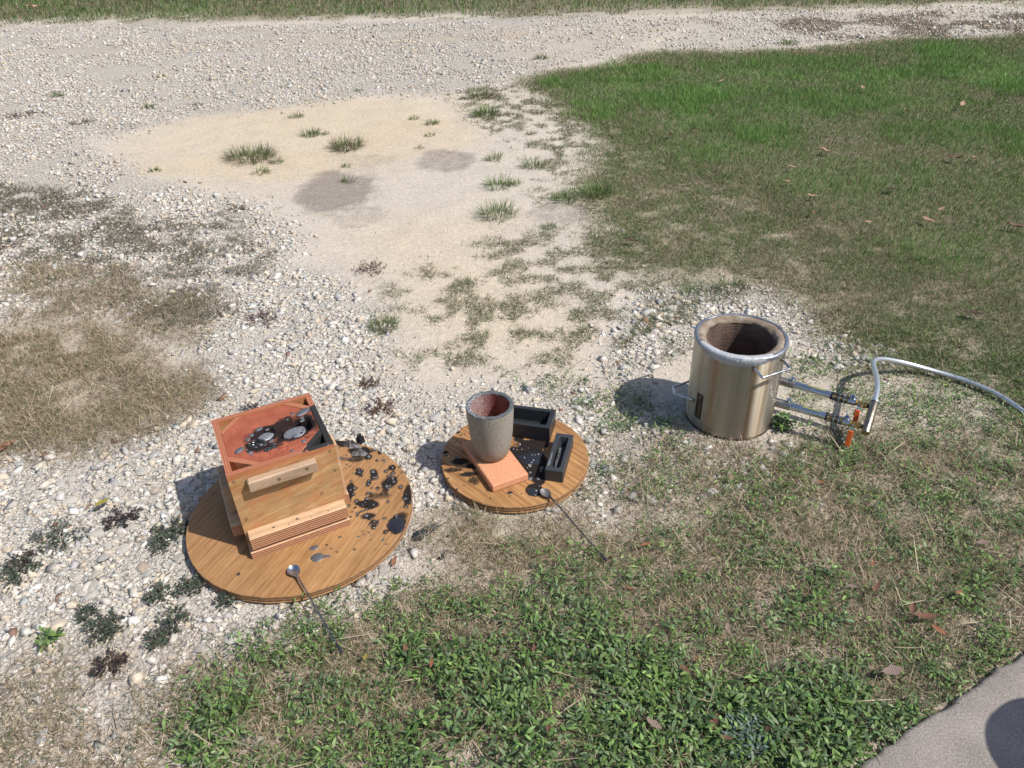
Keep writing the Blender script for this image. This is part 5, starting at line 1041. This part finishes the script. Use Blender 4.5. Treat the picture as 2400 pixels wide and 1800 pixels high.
b0 = MB(); b0.lathe([(FR-.008, FH+.001), (FR-.013, FH+.0022), (FR-.020, FH+.0015), (FR-.028, FH-.0015), (FR-.0325, FH-.006), (FR-.0345, FH-.012)], 110, None, False, False, wob=wl_); b0.build('lining_ledge', ledge_mat(), fur, True, sharp=80)
b0 = MB(); b0.lathe([(FR-.0345, FH-.0115), (FR-.036, FH-.02), (.1060, .22), (.1055, .12), (.104, .03), (.098, .012), (.004, .010)], 96, None, False, True, wob=lambda j, a, r, z: (r+.0012*math.sin(5*a+j*2)+.0008*math.sin(17*a+j), z)); b0.build('lining', M_LIN, fur, True, sharp=80)
# cement smear on the near side of the rim
def smear():
    V = []; F = []; a0, a1, n, m = math.radians(-168), math.radians(-62), 70, 9; r = np.random.default_rng(5); prof = [(FR+.0008, FH-.026), (FR+.0034, FH-.017), (FR+.0052, FH-.009), (FR+.0048, FH-.001), (FR+.0014, FH+.0052), (FR-.006, FH+.0072), (FR-.013, FH+.0062), (FR-.019, FH+.0042), (FR-.023, FH+.0012)]
    for i in range(n+1):
        t = i/n; a = a0+(a1-a0)*t; env = math.sin(math.pi*t)**.6; drip = .5+.5*fbm(np.array([a*2.0]), np.array([.3]), .3, 2)[0]
        for j, (rr, z) in enumerate(prof):
            w = 1-abs(j-4)/4.6; rr2 = FR-.008+(rr-FR+.008)*(.72+.28*env)+.0018*(r.random()-.5)*env; z2 = FH+(z-FH)*(.55+.45*env if j > 3 else (.35+.9*env*drip))+.0012*(r.random()-.5); V.append((rr2*math.cos(a), rr2*math.sin(a), z2))
    m = len(prof)
    for i in range(n):
        for j in range(m-1): F.append((i*m+j, (i+1)*m+j, (i+1)*m+j+1, i*m+j+1))
    return MB().add(V, F).build('cement_smear', M_RIMC, fur, True, sharp=80)
smear()
def bail(a0, a1, z, out, droop, name='lift_handle', short=1.0, rr=.0042):
    A = Vector((FR*math.cos(a0), FR*math.sin(a0), z)); B = Vector((FR*math.cos(a1), FR*math.sin(a1), z)); mid = (a0+a1)/2; o_ = Vector((math.cos(mid), math.sin(mid), 0))*out; dn = Vector((0, 0, -droop)); c = (A+B)/2
    A2 = c+(A-c)*short+o_+dn; B2_ = c+(B-c)*short+o_+dn; t = .18
    path = [A, A.lerp(A2, .5), A.lerp(A2, 1-t*.8), A.lerp(A2, .97).lerp(A2.lerp(B2_, t*.35), .5), A2.lerp(B2_, t*.9), A2.lerp(B2_, .5), A2.lerp(B2_, 1-t*.9), B.lerp(B2_, .97).lerp(B2_.lerp(A2, t*.35), .5), B.lerp(B2_, 1-t*.8), B.lerp(B2_, .5), B]
    o = MB().tube(smooth_path(path, 4), rr, 10).build(name, M_CHROME, fur, True)
    for P_, a in ((A, a0), (B, a1)):
        n_ = Vector((math.cos(a), math.sin(a), 0)); MB().tube([P_-n_*.001, P_+n_*.004], [.0075, .0068], 12).build('handle_socket', M_SCREW, o, True)
rad_ = math.radians
bail(rad_(-88), rad_(-43), .283, .040, .012); bail(rad_(92), rad_(137), .283, .040, .012); bail(rad_(150), rad_(196), .095, .060, .004, short=.35)
def patch(name, a0, a1, z0, z1, off, mat, parent, n=6):
    V = []; F = []
    for i in range(n+1):
        a = a0+(a1-a0)*i/n
        for z in (z0, z1): V.append(((FR+off)*math.cos(a), (FR+off)*math.sin(a), z))
    for i in range(n): F.append((i*2, i*2+2, i*2+3, i*2+1))
    return MB().add(V, F).build(name, mat, parent)
lab = patch('label_plate', rad_(-157), rad_(-146), .042, .138, .0008, simple('label_black', (.018, .014, .012), .45), fur)
M_TAN = simple('label_tan', (.27, .20, .13), .5, .3)
da = rad_(11)
def mk(u0, u1, v0, v1): patch('label_mark', rad_(-157)+da*u0, rad_(-157)+da*u1, .138-.096*v1, .138-.096*v0, .0013, M_TAN, lab, 3)
mk(.30, .42, .04, .07); mk(.60, .72, .04, .07); mk(.38, .64, .09, .17); mk(.30, .48, .12, .15); mk(.55, .74, .12, .15)          # horned emblem
for u0, u1, v0, v1 in [(.12, .60, .25, .27), (.46, .80, .33, .355), (.46, .54, .355, .39), (.72, .80, .355, .39), (.46, .80, .42, .445), (.46, .60, .48, .505), (.66, .80, .47, .515), (.46, .80, .54, .565), (.46, .54, .565, .60), (.60, .66, .565, .60), (.74, .80, .565, .60), (.46, .80, .64, .665), (.46, .54, .665, .70), (.46, .80, .74, .765), (.62, .80, .79, .83), (.46, .62, .80, .83), (.46, .74, .88, .905), (.30, .60, .92, .94)]:
    mk(u0, u1, v0, v1)

# ------------------------------------------------------------------ burners, manifold and hose
M_BRASS = simple('brass', (.50, .33, .10), .3, 1.0, .2, 50); M_ORANGE = simple('orange_sleeve', (.74, .125, .022), .4, 0, .08, 40); M_YEL = simple('yellow_strip', (.50, .52, .06), .5)
M_BLUE = simple('zinc_plated', (.52, .60, .68), .25, 1.0, .1, 30); M_DARKM = simple('dark_bore', (.03, .03, .032), .5, .6)
bur = thing('gas_burner', 'pair of steel burner tubes with brass valves joined by a steel manifold', 'burner', (1.0, 1.93, 0))
def L_(p): return Vector(p)-Vector((1.0, 1.93, 0))
def burner(p_in, p_vis, p_end, lever_tip):
    A = L_(p_in); E = L_(p_end); d = (E-A).normalized(); Vv = L_(p_vis); L = (E-Vv).length; up = Vector((0, 0, 1)); side = d.cross(up).normalized()
    def at_(t): return Vv+d*(L*t)
    MB().tube([A, at_(.155)], .0150, 20).build('socket', M_CHROME_D, bur, True)
    tb = MB().tube([at_(.15), at_(.17), at_(.58)], .0128, 22).build('burner_tube', M_CHROME, bur, True)
    k = at_(.125)+up*.014; MB().tube([k-up*.002, k+up*.008], .003, 8).build('thumb_screw', M_BLUE, bur, True); MB().tube([k+up*.008, k+up*.0105], [.0075, .0075], 14).build('thumb_screw', M_BLUE, bur, True)
    MB().tube([at_(.50)+up*.0128+side*.002, at_(.30)+up*.0129+side*.002], .0016, 6).build('yellow_strip', M_YEL, tb)  # thin yellow strip along the top of the tube
    # air inlet: ring, bars and gap
    MB().tube([at_(.57), at_(.59)], .0132, 20).build('inlet_ring', M_DARKM, bur, True); MB().tube([at_(.66), at_(.675)], .0132, 20).build('inlet_ring', M_BLUE, bur, True); MB().tube([at_(.715), at_(.73)], .0132, 20).build('inlet_ring', M_BLUE, bur, True)
    for q in range(4):
        o = (up*math.cos(q*1.571+.5)+side*math.sin(q*1.571+.5))*.0118; MB().tube([at_(.585)+o, at_(.775)+o], .0022, 6).build('inlet_bar', M_DARKM, bur)
    MB().tube([at_(.60), at_(.78)], .0030, 8).build('gas_jet', M_BRASS, bur, True)
    MB().tube([at_(.765), at_(.845)], .0125, 20).build('choke_sleeve', M_CHROME, bur, True)
    k = at_(.80)+up*.011+side*-.002; MB().tube([k, k+up*.007], [.0085, .0085], 14).build('wing_screw', M_BLUE, bur, True); MB().box(-.0015, .0015, -.008, .008, .006, .016, Matrix.Translation(k)).build('wing_screw', M_BLUE, bur)
    vb = MB().tube([at_(.845), at_(.852), at_(.86), at_(.90), at_(.905), at_(.915)], [.0098, .0112, .0092, .0092, .0108, .0108], 14).build('valve', M_BRASS, bur, True)
    MB().tube([at_(.925), at_(.965)], .0112, 6).build('hex_nut', M_BRASS, vb); MB().tube([at_(.965), E], .0075, 12).build('nipple', M_DARKM, vb, True)
    s0 = at_(.885); tip = L_(lever_tip); t = (tip-s0).normalized(); w = t.cross(d).normalized(); fl = -w if w.dot(Vector((0, -1, 0))) < 0 else w
    s1 = s0+fl*.012+t*.004; MB().tube([s0, s1+fl*.002], .005, 10).build('valve_stem', M_BLUE, vb, True)
    Mx = Matrix((( *d, 0), (*t, 0), (*fl, 0), (0, 0, 0, 1))).transposed(); Mx.translation = s1
    ll = (tip-s0).length
    lv = MB().box(-.0045, .0045, -.004, ll*.5, -.001, .001, Mx).build('lever', M_BLUE, bur)
    MB().box(-.0078, .0078, ll*.22, ll, -.0035, .0035, Mx, .002).build('orange_sleeve', M_ORANGE, lv)
M_CHROME_D = simple('dull_steel', (.36, .35, .345), .38, 1.0, .2, 40, .2, 200)
def c4(x, y): return 1780+x*.2803, 800+y*.2803
ZL, ZU = .088, .112
lo0 = G(*c4(150, 512), ZL); lo1 = G(*c4(872, 716), ZL); up0 = G(*c4(182, 332), ZU); up1 = G(*c4(926, 546), ZU)
dlo = (lo1-lo0)/np.linalg.norm(lo1-lo0); dup = (up1-up0)/np.linalg.norm(up1-up0)
burner(lo0-dlo*.012, lo0, lo1, G(*c4(736, 856), .022)); burner(up0-dup*.045, up0, up1, G(*c4(798, 684), .050))
mt = G(*c4(961, 517), .121); mb_ = G(*c4(884, 768), .078); MT, MBt = L_(mt), L_(mb_)
b0 = MB(); b0.tube([MBt, MBt.lerp(MT, .02), MBt.lerp(MT, .98), MT], [.0128, .0135, .0135, .0128], 22); b0.build('manifold', simple('bronze_tinted_steel', (.38, .32, .24), .3, 1.0, .2, 30), bur, True)
dm_ = (MT-MBt).normalized(); MB().tube([MT+dm_*.0002, MT+dm_*.004], [.0152, .0152], 22).build('end_cap', M_BLUE, bur, True)
def hose_mat():
    n = N('braided_hose'); co = n.coord('Object'); w1 = n.node('ShaderNodeTexWave', {'Vector': co, 'Scale': 120.0, 'Distortion': .5}, bands_direction='DIAGONAL').outputs[1]; v = n.noise(co, 500, 2)
    n.set('Base Color', n.mix(w1, (.50, .52, .55), (.78, .80, .83))); n.set('Metallic', .8); n.set('Roughness', .33); n.bump(n.math('ADD', w1, v), .3, .001); return n.m
hp = [tuple(mt)]+[tuple(G(*c4(x, y), z)) for x, y, z in ((975, 450, .124), (986, 380, .123), (978, 300, .116), (962, 235, .107), (952, 185, .098), (972, 156, .090), (1040, 150, .074), (1150, 168, .052), (1270, 196, .036), (1400, 232, .024), (1550, 275, .017), (1700, 322, .014), (1860, 385, .014), (2000, 452, .014), (2110, 520, .014), (2212, 592, .014))]
q = np.array(hp[-1]); hp += [tuple(q+np.array([.03, -.10, 0])), tuple(q+np.array([.05, -.25, 0])), tuple(q+np.array([.12, -.45, 0]))]
q0 = Vector(hp[0]); hose = MB(); hose.tube([p-q0 for p in smooth_path([Vector(p) for p in hp], 7)], .0092, 14); ho = hose.build('gas_hose', hose_mat(), None, True, tuple(q0))
tag(ho, 'silver braided gas hose arching from the burner manifold to the right border', 'hose')

# ------------------------------------------------------------------ charcoal bits between the boards
def chunk(px, py, s, label, sx=1.6, hz=.5, shards=0):
    q = g2(px, py); d = np.linalg.norm(q-np.array([0, 0, CAM_H])); r = s*.5*d/1594; v, f = ico_arrays(2); rr = np.random.default_rng(int(px)); v = v.copy()
    for _ in range(9):
        nrm = rr.normal(0, 1, 3); nrm /= np.linalg.norm(nrm); h = v@nrm-rr.uniform(.35, .8); v -= np.where(h > 0, h, 0)[:, None]*nrm
    v += rr.normal(0, .06, v.shape); v[:, 2] += .12*np.sin(v[:, 0]*9); v *= [r*sx, r, r*hz]; v[:, 2] -= v[:, 2].min()+.001
    V = [v]; F = [f]; k = len(v)
    for i in range(shards):
        a = .5+rr.normal(0, .12); L = r*rr.uniform(1.4, 3.0); w = r*rr.uniform(.08, .16); o = np.array([r*.8*math.cos(a)+rr.normal(0, r*.25), r*.8*math.sin(a)+rr.normal(0, r*.25), .002]); dv = np.array([math.cos(a), math.sin(a), 0])*L; sv_ = np.array([-math.sin(a), math.cos(a), 0])*w
        V.append(np.array([o-sv_, o+sv_, o+dv*.6+sv_*.8+[0, 0, .006], o+dv*.6-sv_*.8+[0, 0, .006], o+dv+[0, 0, .002], o+dv*.5+[0, 0, .010]])); F.append(np.array([(0, 1, 5), (1, 2, 5), (2, 4, 5), (4, 3, 5), (3, 0, 5)])+k); k += 6
    o_ = link('charcoal_piece', new_mesh('charcoal_piece', np.concatenate(V), np.concatenate(F)), M_CHARCOAL, None, (q[0], q[1], float(zground(np.array([q[0]]), np.array([q[1]]))[0])), (0, 0, .25))
    return tag(o_, label, 'charcoal', 'charcoal pieces fallen between the boards')
chunk(905, 1160, 34, 'largest charred black flake with splinters between the two boards', 1.25, .5, 6); chunk(874, 1152, 10, 'small black crumb left of the charred flake', 1.2); chunk(952, 1203, 16, 'small blue-black flake below the charred flake', 1.5, .35, 2); chunk(966, 1158, 9, 'tiny black crumb at the right tip of the charred flake', 1.5)
chunk(1000, 965, 16, 'dark lump in the crucible shadow beside the small board', 1.1, .6)

# ------------------------------------------------------------------ added unseen round-topped object, shaped to cast the rounded shadow on the slab
caster_ = thing('shadow_caster', 'round-topped stand-in on the concrete slab, added unseen to cast the shadow there', 'shadow caster', (1.50, .63, .022))
M_CASTER = simple('caster_surface', (.05, .055, .05), .5)
MB().lathe([(.125, 0), (.130, .004), (.150, .44), (.152, .45)], 40, None, True, False).build('body', M_CASTER, caster_, True, sharp=60)
MB().lathe([(.158, .436), (.160, .45), (.158, .475), (.148, .52), (.120, .565), (.07, .595), (.02, .605)], 40, None, False, True).build('dome_top', M_CASTER, caster_, True, sharp=60)
